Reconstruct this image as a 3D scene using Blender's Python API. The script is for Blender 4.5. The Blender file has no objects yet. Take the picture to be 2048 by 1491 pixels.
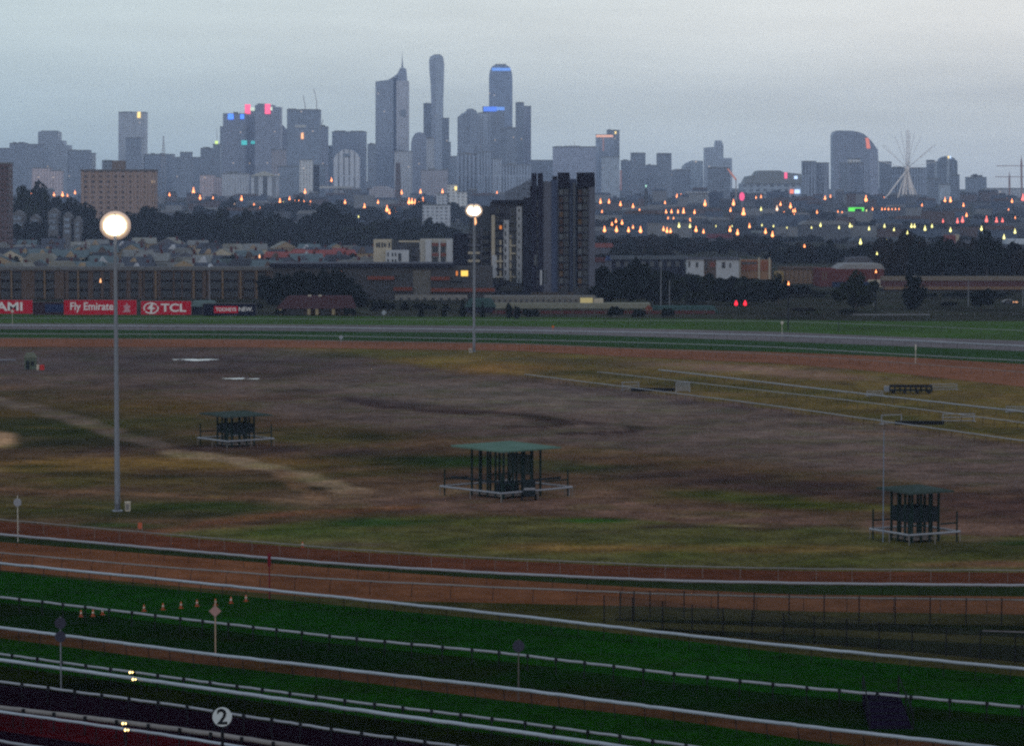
import bpy, math, random
import numpy as np
from mathutils import Vector
random.seed(7)
rng = np.random.default_rng(5)
scn = bpy.context.scene
col = scn.collection

# ------------------------------------------------------------------ camera
CAMZ = 32.0
FPX = 5689.0                      # focal length in pixels of the 2048 px photograph
PITCH = math.atan(344.5 / FPX)
cd = bpy.data.cameras.new('camera'); cam = bpy.data.objects.new('camera', cd); col.objects.link(cam)
cam.location = (0, 0, CAMZ); cam.rotation_euler = (math.pi / 2 - PITCH, 0, 0)
cd.sensor_width = 36; cd.lens = 36 * FPX / 2048; cd.clip_start = 1; cd.clip_end = 60000
scn.camera = cam
# ------------------------------------------------------------------ world, sun, exposure
SUN_EL, SUN_AZ = math.radians(8), math.radians(215)
world = bpy.data.worlds.new("World"); scn.world = world; world.use_nodes = True
wt = world.node_tree; wt.nodes.clear()
def wn(t, **k):
    n = wt.nodes.new(t)
    for a, b in k.items(): setattr(n, a, b)
    return n
out = wn('ShaderNodeOutputWorld'); bg = wn('ShaderNodeBackground'); bg.inputs[1].default_value = 0.1
sky = wn('ShaderNodeTexSky', sky_type='NISHITA', sun_disc=False)
sky.sun_elevation = SUN_EL; sky.sun_rotation = SUN_AZ; sky.dust_density = 3
tc = wn('ShaderNodeTexCoord'); sep = wn('ShaderNodeSeparateXYZ'); wt.links.new(tc.outputs['Generated'], sep.inputs[0])
ramp = wn('ShaderNodeValToRGB'); wt.links.new(sep.outputs[2], ramp.inputs[0])
els = ramp.color_ramp.elements
SKY_LOW = 1.0
stops = [(0.0, (4.9, 6.0, 6.9)), (0.012, (5.2, 6.4, 7.1)), (0.03, (6.5, 7.6, 7.7)), (0.06, (8.3, 9.1, 8.9)), (0.1, (8.2, 9.0, 8.8)), (0.3, (6.2, 7.2, 8.0)), (1.0, (5.6, 6.6, 7.6))]
els[0].position = 0; els[0].color = (*[c/11 for c in stops[0][1]], 1)
els[1].position = 1; els[1].color = (*[c/11 for c in stops[-1][1]], 1)
for p_, c_ in stops[1:-1]:
    e = els.new(p_); e.color = (*[min(c/11, 1) for c in c_], 1)
mul = wn('ShaderNodeMixRGB', blend_type='MULTIPLY'); mul.inputs[0].default_value = 1
wt.links.new(ramp.outputs[0], mul.inputs[1])
mp = wn('ShaderNodeMapping'); mp.inputs['Scale'].default_value = (5, 5, 42); wt.links.new(tc.outputs['Generated'], mp.inputs[0])
nz = wn('ShaderNodeTexNoise'); nz.inputs['Scale'].default_value = 1.0; nz.inputs['Detail'].default_value = 5; nz.inputs['Roughness'].default_value = .55
wt.links.new(mp.outputs[0], nz.inputs[0])
nr = wn('ShaderNodeMapRange'); nr.inputs[1].default_value = .3; nr.inputs[2].default_value = .7; nr.inputs[3].default_value = 9.6; nr.inputs[4].default_value = 12.0
wt.links.new(nz.outputs[0], nr.inputs[0]); wt.links.new(nr.outputs[0], mul.inputs[2])
mix = wn('ShaderNodeMixRGB'); mix.inputs[0].default_value = 0.93
ax = wn('ShaderNodeMapRange'); ax.inputs[1].default_value = -.18; ax.inputs[2].default_value = .18; ax.inputs[3].default_value = 0; ax.inputs[4].default_value = 1; wt.links.new(sep.outputs[0], ax.inputs[0])
az = wn('ShaderNodeMixRGB'); az.inputs[1].default_value = (.91, .975, 1.01, 1); az.inputs[2].default_value = (1.24, 1.13, 1.10, 1); wt.links.new(ax.outputs[0], az.inputs[0])
m2 = wn('ShaderNodeMixRGB', blend_type='MULTIPLY'); m2.inputs[0].default_value = 1; wt.links.new(mul.outputs[0], m2.inputs[1]); wt.links.new(az.outputs[0], m2.inputs[2])
wt.links.new(sky.outputs[0], mix.inputs[1]); wt.links.new(m2.outputs[0], mix.inputs[2])
wt.links.new(mix.outputs[0], bg.inputs[0]); wt.links.new(bg.outputs[0], out.inputs[0])
sd = bpy.data.lights.new('sun', 'SUN'); sd.energy = 0.5; sd.angle = math.radians(25); sd.color = (1, .9, .82)
so = bpy.data.objects.new('sun', sd); col.objects.link(so)
sdir = Vector((math.sin(SUN_AZ) * math.cos(SUN_EL), math.cos(SUN_AZ) * math.cos(SUN_EL), math.sin(SUN_EL)))
so.rotation_euler = (-sdir).to_track_quat('-Z', 'Y').to_euler()
scn.view_settings.view_transform = 'Standard'; scn.view_settings.look = 'None'
scn.view_settings.exposure = 0.0; scn.view_settings.gamma = 1
scn.render.engine = 'CYCLES'
scn.cycles.filter_width = 2.3
scn.cycles.use_denoising = False
scn.cycles.max_bounces = 4; scn.cycles.volume_bounces = 0; scn.cycles.diffuse_bounces = 2
scn.cycles.sample_clamp_indirect = 3
HAZE_DENSITY = 0.78e-4
HAZE_COLOR = (0.56, 0.69, 1.0)
HAZE_FAR = 8300.0

# ------------------------------------------------------------------ geometry helpers
cp, sp = math.cos(PITCH), math.sin(PITCH)
def ray(px, py):
    a, b = (px - 1024) / FPX, (745.5 - py) / FPX
    return a, cp + b * sp, -sp + b * cp
def at(px, py, Y):
    x, y, z = ray(px, py); t = Y / y
    return Vector((x * t, Y, CAMZ + z * t))
def gnd(px, py, z=0.0):
    x, y, zz = ray(px, py); t = (z - CAMZ) / zz
    return Vector((x * t, y * t, z))
def gz(Y):
    t = min(max((Y - 2200) / 3200, 0), 1)
    return 38 * t * t * (3 - 2 * t)
def py_of(Y, z):
    # pixel row of a point at depth Y and height z
    dz = z - CAMZ
    d = Y * cp - dz * sp; u = Y * sp + dz * cp
    return 745.5 - FPX * u / d
def px_of(X, Y, z):
    return 1024 + FPX * X / (Y * cp - (z - CAMZ) * sp)
def depth_for(py, h):
    lo, hi = 300.0, 5350.0
    for _ in range(40):
        m = (lo + hi) / 2
        if py_of(m, gz(m) + h) > py: lo = m
        else: hi = m
    return m
def lin(c):
    return [(v / 255 / 12.92) if v / 255 <= .04045 else ((v / 255 + .055) / 1.055) ** 2.4 for v in c]

# ------------------------------------------------------------------ materials
MATS = {}
def mat(name, c, rough=.9, var=.25, scale=1.0, spec=0.0, metal=0.0, coord='Object'):
    """c = albedo, varied by a noise of the given scale (1/m)"""
    if name in MATS: return MATS[name]
    m = bpy.data.materials.new(name); m.use_nodes = True; nt = m.node_tree
    b = nt.nodes['Principled BSDF']
    b.inputs['Roughness'].default_value = rough; b.inputs['Specular IOR Level'].default_value = spec; b.inputs['Metallic'].default_value = metal
    t = nt.nodes.new('ShaderNodeTexCoord'); n = nt.nodes.new('ShaderNodeTexNoise'); n.inputs['Scale'].default_value = scale; n.inputs['Detail'].default_value = 6
    n.inputs['Roughness'].default_value = .65
    nt.links.new(t.outputs[coord], n.inputs[0])
    r = nt.nodes.new('ShaderNodeMapRange'); r.inputs[1].default_value = .25; r.inputs[2].default_value = .75; r.inputs[3].default_value = 1 - var; r.inputs[4].default_value = 1 + var
    nt.links.new(n.outputs[0], r.inputs[0])
    x = nt.nodes.new('ShaderNodeMixRGB'); x.blend_type = 'MULTIPLY'; x.inputs[0].default_value = 1; x.inputs[1].default_value = (*c, 1)
    nt.links.new(r.outputs[0], x.inputs[2]); nt.links.new(x.outputs[0], b.inputs['Base Color'])
    MATS[name] = m; return m
def emis(name, c, s, sample=False):
    if name in MATS: return MATS[name]
    m = bpy.data.materials.new(name); m.use_nodes = True; nt = m.node_tree
    b = nt.nodes['Principled BSDF']; b.inputs['Base Color'].default_value = (*[min(v, .8) for v in c], 1)
    b.inputs['Emission Color'].default_value = (*c, 1); b.inputs['Emission Strength'].default_value = s
    if not sample: m.cycles.emission_sampling = 'NONE'
    MATS[name] = m; return m
def facade(name, wall, glass, pu, pz, fu, fz, var=.12, groove=0):
    """windows as a grid: period pu along the wall, pz up it; glass fills fu x fz of the cell"""
    if name in MATS: return MATS[name]
    m = bpy.data.materials.new(name); m.use_nodes = True; nt = m.node_tree; b = nt.nodes['Principled BSDF']
    def N(t): return nt.nodes.new(t)
    def M(op, a, bb=None):
        n = N('ShaderNodeMath'); n.operation = op
        for i, v in enumerate((a, bb)):
            if v is None: continue
            if isinstance(v, (int, float)): n.inputs[i].default_value = v
            else: nt.links.new(v, n.inputs[i])
        return n.outputs[0]
    t = N('ShaderNodeTexCoord'); s = N('ShaderNodeSeparateXYZ'); nt.links.new(t.outputs['Object'], s.inputs[0])
    u = M('ADD', s.outputs[0], s.outputs[1])
    cu = M('FRACT', M('DIVIDE', M('ADD', u, 5000.0), pu)); cz = M('FRACT', M('DIVIDE', M('ADD', s.outputs[2], 500.0), pz))
    ns = N('ShaderNodeSeparateXYZ'); nt.links.new(t.outputs['Normal'], ns.inputs[0])
    side = M('LESS_THAN', M('ABSOLUTE', ns.outputs[2]), .5)
    mask = M('MULTIPLY', M('MULTIPLY', M('LESS_THAN', cu, fu), M('LESS_THAN', cz, fz)), side)
    # each pane a little different
    w = N('ShaderNodeTexWhiteNoise'); w.noise_dimensions = '2D'; cb = N('ShaderNodeCombineXYZ')
    nt.links.new(M('FLOOR', M('DIVIDE', M('ADD', u, 5000.0), pu)), cb.inputs[0]); nt.links.new(M('FLOOR', M('DIVIDE', M('ADD', s.outputs[2], 500.0), pz)), cb.inputs[1])
    nt.links.new(cb.outputs[0], w.inputs[0])
    n = N('ShaderNodeTexNoise'); n.inputs['Scale'].default_value = .05; n.inputs['Detail'].default_value = 8; nt.links.new(t.outputs['Object'], n.inputs[0])
    r = N('ShaderNodeMapRange'); r.inputs[1].default_value = .25; r.inputs[2].default_value = .75; r.inputs[3].default_value = 1 - var; r.inputs[4].default_value = 1 + var; nt.links.new(n.outputs[0], r.inputs[0])
    wc = N('ShaderNodeMixRGB'); wc.blend_type = 'MULTIPLY'; wc.inputs[0].default_value = 1; wc.inputs[1].default_value = (*wall, 1); nt.links.new(r.outputs[0], wc.inputs[2])
    gc = N('ShaderNodeMixRGB'); gc.blend_type = 'MULTIPLY'; gc.inputs[0].default_value = 1; gc.inputs[1].default_value = (*glass, 1)
    nt.links.new(M('ADD', M('MULTIPLY', w.outputs[0], 1.2), .4), gc.inputs[2])
    x = N('ShaderNodeMixRGB'); nt.links.new(mask, x.inputs[0]); nt.links.new(wc.outputs[0], x.inputs[1]); nt.links.new(gc.outputs[0], x.inputs[2])
    nt.links.new(x.outputs[0], b.inputs['Base Color'])
    lit = M('MULTIPLY', M('GREATER_THAN', w.outputs[0], .994), mask); b.inputs['Emission Color'].default_value = (1, .72, .42, 1); nt.links.new(M('MULTIPLY', lit, .45), b.inputs['Emission Strength']); m.cycles.emission_sampling = 'NONE'
    nt.links.new(M('SUBTRACT', .85, M('MULTIPLY', mask, .6)), b.inputs['Roughness']); b.inputs['Specular IOR Level'].default_value = .3
    MATS[name] = m; return m
def ground_mat(name, var=.3, scales=((.06, .5), (.6, .3), (4.0, .35)), tint=(.9, 1.1, .8), base=None):
    """ground: base colour (or the mesh's own soil/grass map) broken up at several scales"""
    if name in MATS: return MATS[name]
    m = bpy.data.materials.new(name); m.use_nodes = True; nt = m.node_tree; b = nt.nodes['Principled BSDF']
    b.inputs['Roughness'].default_value = 1.0; b.inputs['Specular IOR Level'].default_value = 0.0
    t = nt.nodes.new('ShaderNodeTexCoord')
    if base is None:
        a = nt.nodes.new('ShaderNodeVertexColor'); a.layer_name = 'soil'; cur = a.outputs[0]
    else:
        a = nt.nodes.new('ShaderNodeRGB'); a.outputs[0].default_value = (*base, 1); cur = a.outputs[0]
    for i, (s, amt) in enumerate(scales):
        n = nt.nodes.new('ShaderNodeTexNoise'); n.inputs['Scale'].default_value = s; n.inputs['Detail'].default_value = 5; n.inputs['Roughness'].default_value = .6
        nt.links.new(t.outputs['Object'], n.inputs[0])
        r = nt.nodes.new('ShaderNodeMapRange'); r.inputs[1].default_value = .3; r.inputs[2].default_value = .7; r.inputs[3].default_value = 1 - amt; r.inputs[4].default_value = 1 + amt
        nt.links.new(n.outputs[0], r.inputs[0])
        x = nt.nodes.new('ShaderNodeMixRGB'); x.blend_type = 'MULTIPLY'; x.inputs[0].default_value = 1
        nt.links.new(cur, x.inputs[1]); nt.links.new(r.outputs[0], x.inputs[2]); cur = x.outputs[0]
    n = nt.nodes.new('ShaderNodeTexNoise'); n.inputs['Scale'].default_value = .11; n.inputs['Detail'].default_value = 4; nt.links.new(t.outputs['Object'], n.inputs[0])
    r = nt.nodes.new('ShaderNodeMapRange'); r.inputs[1].default_value = .5; r.inputs[2].default_value = .62; nt.links.new(n.outputs[0], r.inputs[0])
    x = nt.nodes.new('ShaderNodeMixRGB'); x.blend_type = 'MULTIPLY'; x.inputs[2].default_value = (*tint, 1)
    nt.links.new(r.outputs[0], x.inputs[0]); nt.links.new(cur, x.inputs[1]); cur = x.outputs[0]
    nt.links.new(cur, b.inputs['Base Color'])
    MATS[name] = m; return m
KG = 0.76
def G(r, g, b, k=None):
    """albedo of a ground or near surface that reads (r,g,b) under this sky"""
    return tuple(min(v / (KG*w), .85) for v, w in zip(lin((r, g, b)), (.88, 1.0, 1.16)))

# ------------------------------------------------------------------ mesh builder
class MB:
    def __init__(s): s.v = []; s.f = []
    def quad(s, a, b, c, d):
        n = len(s.v); s.v += [a, b, c, d]; s.f.append((n, n+1, n+2, n+3))
    def box(s, x0, y0, z0, x1, y1, z1):
        n = len(s.v)
        s.v += [(x0,y0,z0),(x1,y0,z0),(x1,y1,z0),(x0,y1,z0),(x0,y0,z1),(x1,y0,z1),(x1,y1,z1),(x0,y1,z1)]
        s.f += [(n,n+3,n+2,n+1),(n+4,n+5,n+6,n+7),(n,n+1,n+5,n+4),(n+1,n+2,n+6,n+5),(n+2,n+3,n+7,n+6),(n+3,n,n+4,n+7)]
        return s
    def tube(s, pts, rad, seg=8, cap=True, flat=1.0):
        pts = [Vector(p) for p in pts]
        if not isinstance(rad, (list, tuple)): rad = [rad] * len(pts)
        n0 = len(s.v)
        for i, p in enumerate(pts):
            d = (pts[min(i+1, len(pts)-1)] - pts[max(i-1, 0)]).normalized()
            up = Vector((0,0,1)) if abs(d.z) < .9 else Vector((0,1,0))
            a = d.cross(up).normalized(); b = a.cross(d)
            for k in range(seg):
                t = 2*math.pi*k/seg
                s.v.append(tuple(p + a*math.cos(t)*rad[i] + b*math.sin(t)*rad[i]*flat))
        for i in range(len(pts)-1):
            for k in range(seg):
                k2 = (k+1) % seg; q = n0+i*seg
                s.f.append((q+k, q+seg+k, q+seg+k2, q+k2))
        if cap:
            s.f.append(tuple(n0+k for k in range(seg))); q = n0+(len(pts)-1)*seg
            s.f.append(tuple(q+seg-1-k for k in range(seg)))
        return s
    def prism(s, pts, y0, y1):
        """outline in x,z pushed from y0 to y1"""
        n = len(s.v); k = len(pts)
        s.v += [(x, y0, z) for x, z in pts] + [(x, y1, z) for x, z in pts]
        s.f.append(tuple(n+i for i in range(k))); s.f.append(tuple(n+k+k-1-i for i in range(k)))
        for i in range(k):
            j = (i+1) % k; s.f.append((n+i, n+k+i, n+k+j, n+j))
        return s
    def lathe(s, prof, seg=16, c=(0, 0)):
        n = len(s.v); k = len(prof)
        for r, z in prof:
            for i in range(seg):
                t = 2*math.pi*i/seg; s.v.append((c[0]+r*math.cos(t), c[1]+r*math.sin(t), z))
        for j in range(k-1):
            for i in range(seg):
                i2 = (i+1) % seg; a = n+j*seg
                s.f.append((a+i, a+i2, a+seg+i2, a+seg+i))
        s.f.append(tuple(n+seg-1-i for i in range(seg))); s.f.append(tuple(n+(k-1)*seg+i for i in range(seg)))
        return s
    def build(s, name, m, parent=None, loc=(0,0,0), smooth=False, bevel=0):
        me = bpy.data.meshes.new(name); me.from_pydata([tuple(v) for v in s.v], [], s.f)
        me.materials.append(m)
        o = bpy.data.objects.new(name, me); col.objects.link(o); o.location = loc
        if parent: o.parent = parent
        if smooth:
            for p in me.polygons: p.use_smooth = True
        if bevel:
            b = o.modifiers.new('b', 'BEVEL'); b.width = bevel; b.segments = 2
        return o
PENDING = []
def tag(o, label=None, cat=None, group=None, kind=None, auto=None):
    if label: o['label'] = label
    if cat: o['category'] = cat
    if group: o['group'] = group
    if kind: o['kind'] = kind
    if auto is not None: PENDING.append((o, label, auto))
    if cat and 'kind' not in o: o['kind'] = 'thing'
    return o
def thing(name, label, cat, loc, rz=0, group=None, auto=None):
    o = bpy.data.objects.new(name, None); col.objects.link(o); o.location = loc; o.rotation_euler = (0, 0, rz); o.empty_display_size = 1
    return tag(o, label, cat, group, None, auto)
def clone(root, loc, rz=0, sc=(1, 1, 1), label=None, group=None, auto=None, mats=None):
    r = root.copy(); col.objects.link(r); r.location = loc; r.rotation_euler = (0, 0, rz); r.scale = sc
    if label: r['label'] = label
    if group: r['group'] = group
    for ch in list(root.children):
        c = ch.copy(); col.objects.link(c); c.parent = r
        if mats and ch.name.split('.')[0] in mats:
            c.data = ch.data
            c.material_slots[0].link = 'OBJECT'; c.material_slots[0].material = mats[ch.name.split('.')[0]]
        for g in list(ch.children):
            d = g.copy(); col.objects.link(d); d.parent = c
    if auto is not None: PENDING.append((r, label or root.get('label'), auto))
    return r
def interp(pl, x):
    if x <= pl[0][0]: (x0, y0), (x1, y1) = pl[0], pl[1]
    elif x >= pl[-1][0]: (x0, y0), (x1, y1) = pl[-2], pl[-1]
    else:
        for i in range(len(pl)-1):
            if pl[i][0] <= x <= pl[i+1][0]: (x0, y0), (x1, y1) = pl[i], pl[i+1]; break
    return y0 + (y1-y0) * (x-x0) / (x1-x0)
def smoothline(pl, x0, x1, step):
    xs = np.arange(x0, x1+1, step); ys = np.array([interp(pl, x) for x in xs])
    k = max(1, int(150/step)); pad = np.concatenate([2*ys[0]-ys[k:0:-1], ys, 2*ys[-1]-ys[-2:-k-2:-1]])
    ker = np.hanning(2*k+1); ker /= ker.sum()
    return xs, np.convolve(pad, ker, 'valid')

# ------------------------------------------------------------------ ground, hills
def terrain():
    mb = MB(); ys = [-400, 60, 400, 800, 1400, 2000] + list(range(2200, 5600, 160)) + [6500, 8100]
    xs = [-9000, -6000, -3500] + list(range(-2400, 2401, 300)) + [3500, 6000, 9000]
    for y in ys:
        for x in xs: mb.v.append((x, y, gz(y) - (.05 if y <= 2200 else 0)))
    w = len(xs)
    for j in range(len(ys)-1):
        for i in range(w-1): a = j*w+i; mb.f.append((a, a+1, a+w+1, a+w))
    o = mb.build('ground', ground_mat('ground', base=(.028, .028, .022), scales=((.004, .35), (.02, .5), (.15, .35)), tint=(.6, .8, .55)), smooth=True)
    tag(o, kind='structure')
    hb = MB(); n = 120; W = 8900
    for j, (y, f) in enumerate([(6500, 0), (6900, .7), (7300, 1), (7700, .5), (8050, 0)]):
        for i in range(n+1):
            x = -W + 2*W*i/n
            h = 58 + 10*math.sin(x/900+1) + 7*math.sin(x/370+2) + 3*math.sin(x/130) + 22*math.exp(-((x+900)/700)**2)
            hb.v.append((x, y, 36 + f*(h-36) + (0 if f else -1)))
    for j in range(4):
        for i in range(n): a = j*(n+1)+i; hb.f.append((a, a+1, a+n+2, a+n+1))
    tag(hb.build('hills', mat('hill_scrub', (.05, .06, .05), scale=.01, var=.4), smooth=True), kind='structure')
terrain()

# infield: the map of soil and grass, laid out in ground metres
def infield():
    xs = np.arange(-700, 2751, 9.0)
    top = [(-700, 690), (0, 692), (512, 693), (1040, 700), (1290, 714), (1560, 725), (1778, 743), (2048, 772), (2750, 860)]
    bot = [(-700, 985), (0, 1064), (350, 1096), (700, 1124), (1000, 1140), (1350, 1155), (1600, 1160), (2048, 1165), (2750, 1160)]
    T = np.array([interp(top, x) for x in xs]); B = np.array([interp(bot, x) for x in xs])
    J = 120; PX = np.tile(xs, (J, 1)); t = np.linspace(0, 1, J)[:, None]; PY = T[None]*(1-t) + B[None]*t
    C = np.zeros(PX.shape+(3,)); C[:] = G(66, 53, 43)
    def put(w, c):
        w = np.clip(w, 0, 1)[..., None]; C[:] = C*(1-w) + np.array(G(*c))*w
    # edges wander a little
    wob = np.zeros(PX.shape)
    for k in range(14):
        fx, fy, ph = rng.uniform(.004, .045), rng.uniform(.02, .16), rng.uniform(0, 6.3); wob += np.sin(PX*fx + PY*fy*2 + ph)*rng.uniform(.3, 1)
    wob /= 3.0
    def ell(x, y, rx, ry, c, s=1, soft=.5, sl=0):
        d = np.sqrt(((PX-x)/rx)**2 + ((PY-y-(PX-x)*sl)/ry)**2) + wob*.16
        put(s*np.clip((1+soft-d)/(2*soft), 0, 1)**1.3, c)
    def band(a, b, c, s=1, soft=6, x0=-900, x1=3000):
        A_ = np.array([interp(a, x) for x in xs])[None]; B_ = np.array([interp(b, x) for x in xs])[None]
        y = PY + wob*3
        w = np.clip((y-A_)/soft+.5, 0, 1)*np.clip((B_-y)/soft+.5, 0, 1)*np.clip((PX-x0)/60, 0, 1)*np.clip((x1-PX)/60, 0, 1)
        put(w*s, c)
    def path(pl, wd, c, s=1):
        best = np.full(PX.shape, 1e9)
        for (ax, ay, *_), (bx, by, *_) in zip(pl[:-1], pl[1:]):
            # rows count more than columns: the ground is seen at a slant
            k = 5.0; ux, uy = bx-ax, (by-ay)*k; L = ux*ux+uy*uy
            q = np.clip(((PX-ax)*ux + (PY-ay)*k*uy)/L, 0, 1)
            best = np.minimum(best, np.hypot(PX-ax-q*ux, (PY-ay)*k-q*uy)/k)
        put(s*np.clip((wd-best+wob*1.5)/(wd*.5), 0, 1), c)
    # the bare dirt that crosses the middle
    up = [(-700, 694), (0, 694), (560, 695), (700, 706), (850, 733), (1050, 752), (1350, 790), (1700, 838), (2048, 888), (2750, 985)]
    lo = [(-700, 760), (0, 772), (300, 792), (600, 838), (1000, 886), (1400, 915), (2048, 985), (2750, 1070)]
    band(up, lo, (72, 63, 61), soft=26)
    ell(300, 722, 560, 24, (60, 54, 57), .9); ell(60, 725, 300, 16, (66, 60, 62), .6); ell(1060, 795, 380, 24, (84, 78, 75), .75, sl=.05)
    ell(1500, 860, 420, 24, (80, 71, 69), .7, sl=.1); ell(1850, 930, 300, 30, (80, 68, 66), .6, sl=.1)
    ell(150, 790, 240, 16, (70, 60, 50), .7); ell(500, 745, 190, 7, (47, 40, 40), .8); ell(620, 728, 120, 4, (55, 48, 48), .6); ell(230, 715, 90, 4, (50, 46, 50), .7)
    ell(340, 772, 120, 6, (58, 50, 50), .7); ell(610, 781, 80, 3, (52, 44, 44), .6); ell(440, 796, 190, 7, (72, 56, 46), .5)
    ell(790, 806, 110, 6, (48, 42, 46), .9, sl=.06); ell(880, 818, 110, 4, (42, 36, 39), .9, sl=.05); ell(1095, 838, 48, 5, (48, 38, 38), .9, sl=.02)
    ell(1040, 828, 90, 3, (52, 42, 41), .7, sl=.08); ell(1130, 845, 70, 3, (46, 38, 42), .7); ell(1290, 856, 46, 4, (48, 40, 42), .8); ell(1230, 866, 90, 3, (54, 46, 48), .6)
    ell(1180, 780, 180, 8, (62, 55, 58), .6, sl=.05); ell(1500, 812, 250, 9, (66, 56, 60), .7, sl=.09); ell(1150, 900, 420, 8, (76, 62, 48), .7, sl=.08)
    # dry grass up the middle and right
    g1 = [(-700, 680), (0, 684), (512, 686), (1040, 696), (1290, 710), (1560, 724), (1778, 742), (2048, 772), (2750, 862)]
    band(g1, up, (78, 68, 42), .95, 8, x0=520)
    ell(760, 708, 190, 8, (60, 62, 40), .7); ell(940, 722, 170, 9, (88, 74, 44), .7); ell(1010, 737, 110, 10, (98, 76, 46), .85); ell(1060, 719, 110, 5, (56, 54, 42), .8)
    ell(1240, 728, 150, 9, (62, 56, 42), .8, sl=.03); ell(1180, 748, 150, 6, (58, 54, 38), .7, sl=.06); ell(1430, 773, 240, 10, (60, 58, 36), .8, sl=.09); ell(1780, 800, 320, 16, (70, 64, 38), .8, sl=.09)
    ell(1900, 850, 300, 9, (58, 56, 34), .8, sl=.12)
    ell(1470, 736, 170, 8, (102, 84, 76), .9, sl=.04); ell(1640, 752, 150, 7, (98, 80, 74), .8, sl=.05); ell(1640, 738, 50, 3, (70, 60, 55), .8); ell(1850, 772, 150, 6, (74, 66, 42), .7, sl=.08)
    # green and golden flats on the left
    ell(110, 845, 300, 48, (48, 46, 32), .9); ell(120, 858, 170, 20, (36, 42, 24), .9); ell(60, 812, 160, 8, (58, 52, 34), .6); ell(330, 815, 160, 14, (74, 60, 36), .7); ell(170, 885, 220, 12, (34, 38, 26), .8)
    ell(330, 845, 150, 14, (58, 56, 34), .7); ell(20, 826, 90, 7, (82, 68, 42), .7)
    ell(-12, 880, 50, 17, (118, 98, 80), 1, .25)
    ell(650, 868, 150, 18, (50, 48, 30), .7); ell(640, 880, 160, 7, (60, 58, 34), .7); ell(730, 872, 50, 9, (38, 38, 26), .8)
    ell(420, 898, 260, 9, (54, 43, 42), .9); ell(690, 905, 160, 9, (48, 40, 40), .7)
    ell(850, 922, 190, 14, (32, 42, 24), .95); ell(960, 924, 130, 9, (26, 44, 20), .8); ell(760, 945, 130, 9, (58, 52, 32), .8); ell(940, 950, 150, 6, (48, 40, 38), .8)
    ell(1190, 938, 130, 11, (36, 46, 26), .9, sl=.03); ell(1370, 950, 190, 14, (54, 44, 42), .8, sl=.04); ell(1620, 975, 320, 17, (52, 42, 42), .95, sl=.06)
    ell(1540, 1001, 190, 13, (50, 56, 26), .95, sl=.08); ell(1730, 1015, 120, 7, (60, 62, 30), .8, sl=.03); ell(1370, 986, 70, 5, (46, 50, 26), .8)
    ell(1990, 1020, 170, 40, (56, 42, 42), .8)
    ell(280, 925, 380, 11, (92, 74, 42), .85); ell(120, 938, 180, 9, (86, 72, 42), .7); ell(420, 930, 120, 12, (80, 66, 38), .6); ell(240, 962, 330, 12, (66, 60, 36), .7)
    ell(400, 953, 170, 5, (46, 42, 30), .95); ell(130, 946, 80, 6, (44, 42, 28), .9); ell(60, 932, 60, 3, (50, 46, 30), .8); ell(550, 972, 120, 8, (46, 44, 28), .8)
    ell(80, 1018, 420, 20, (56, 56, 34), .9); ell(380, 1014, 220, 12, (42, 52, 28), .9); ell(300, 1028, 150, 9, (42, 44, 30), .8); ell(230, 1050, 80, 6, (34, 52, 26), .8)
    path([(-60, 792), (60, 815), (150, 838), (235, 868), (310, 888)], 8, (80, 71, 66), .85)
    path([(350, 905), (470, 920), (560, 940), (640, 962), (710, 985), (780, 1003)], 9, (102, 88, 75), .95)
    path([(-60, 976), (200, 985), (420, 994), (640, 1000)], 4, (84, 66, 52), .9)
    # hub of tracks and the lane leading right
    ell(760, 1000, 210, 17, (86, 72, 60), .95, .35); ell(900, 1008, 220, 20, (80, 64, 56), .9, .4); ell(1050, 990, 240, 18, (78, 62, 54), .9, .4)
    path([(800, 1010), (1050, 1008), (1250, 1018), (1450, 1032), (1700, 1050), (2100, 1064), (2800, 1075)], 19, (80, 64, 58), .95)
    path([(260, 1068), (420, 1047), (600, 1026), (820, 1014)], 6, (80, 55, 44), .95)
    path([(1400, 1050), (1600, 1056), (1800, 1064)], 2.5, (104, 90, 78), .8)
    # meadow before the near sand track
    m0 = [(-700, 1030), (0, 1060), (290, 1074), (450, 1058), (620, 1043), (900, 1032), (1200, 1036), (1500, 1056), (1800, 1068), (2750, 1090)]
    band(m0, bot, (62, 62, 38), 1, 6, x0=260)
    ell(740, 1044, 100, 10, (36, 58, 28), .9); ell(1190, 1041, 75, 4, (34, 64, 26), .9); ell(1340, 1052, 90, 4, (44, 36, 34), .8); ell(620, 1066, 130, 12, (50, 60, 32), .7)
    ell(1150, 1096, 190, 10, (90, 72, 44), .8); ell(1550, 1098, 220, 8, (88, 70, 44), .7); ell(1100, 1070, 150, 5, (44, 48, 32), .8); ell(900, 1095, 120, 6, (50, 52, 32), .7)
    ell(1430, 1080, 90, 6, (44, 50, 28), .7); ell(1650, 1060, 90, 6, (52, 60, 30), .8); ell(830, 1102, 180, 7, (72, 66, 40), .7); ell(1960, 1098, 170, 12, (44, 46, 30), .9); ell(2030, 1085, 70, 5, (24, 44, 20), .9)
    ell(1980, 1128, 150, 7, (86, 64, 52), .9)
    # wheel ruts and scuffs
    for pl_, w_ in (([(980, 826), (1060, 832), (1118, 840), (1136, 848), (1090, 852), (1010, 853)], 3.6), ([(1180, 846), (1250, 851), (1282, 857), (1262, 863), (1200, 866), (1120, 866)], 3.2), ([(700, 800), (760, 812), (860, 822), (960, 826)], 4)):
        path(pl_, w_, (40, 32, 33), .8)
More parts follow.
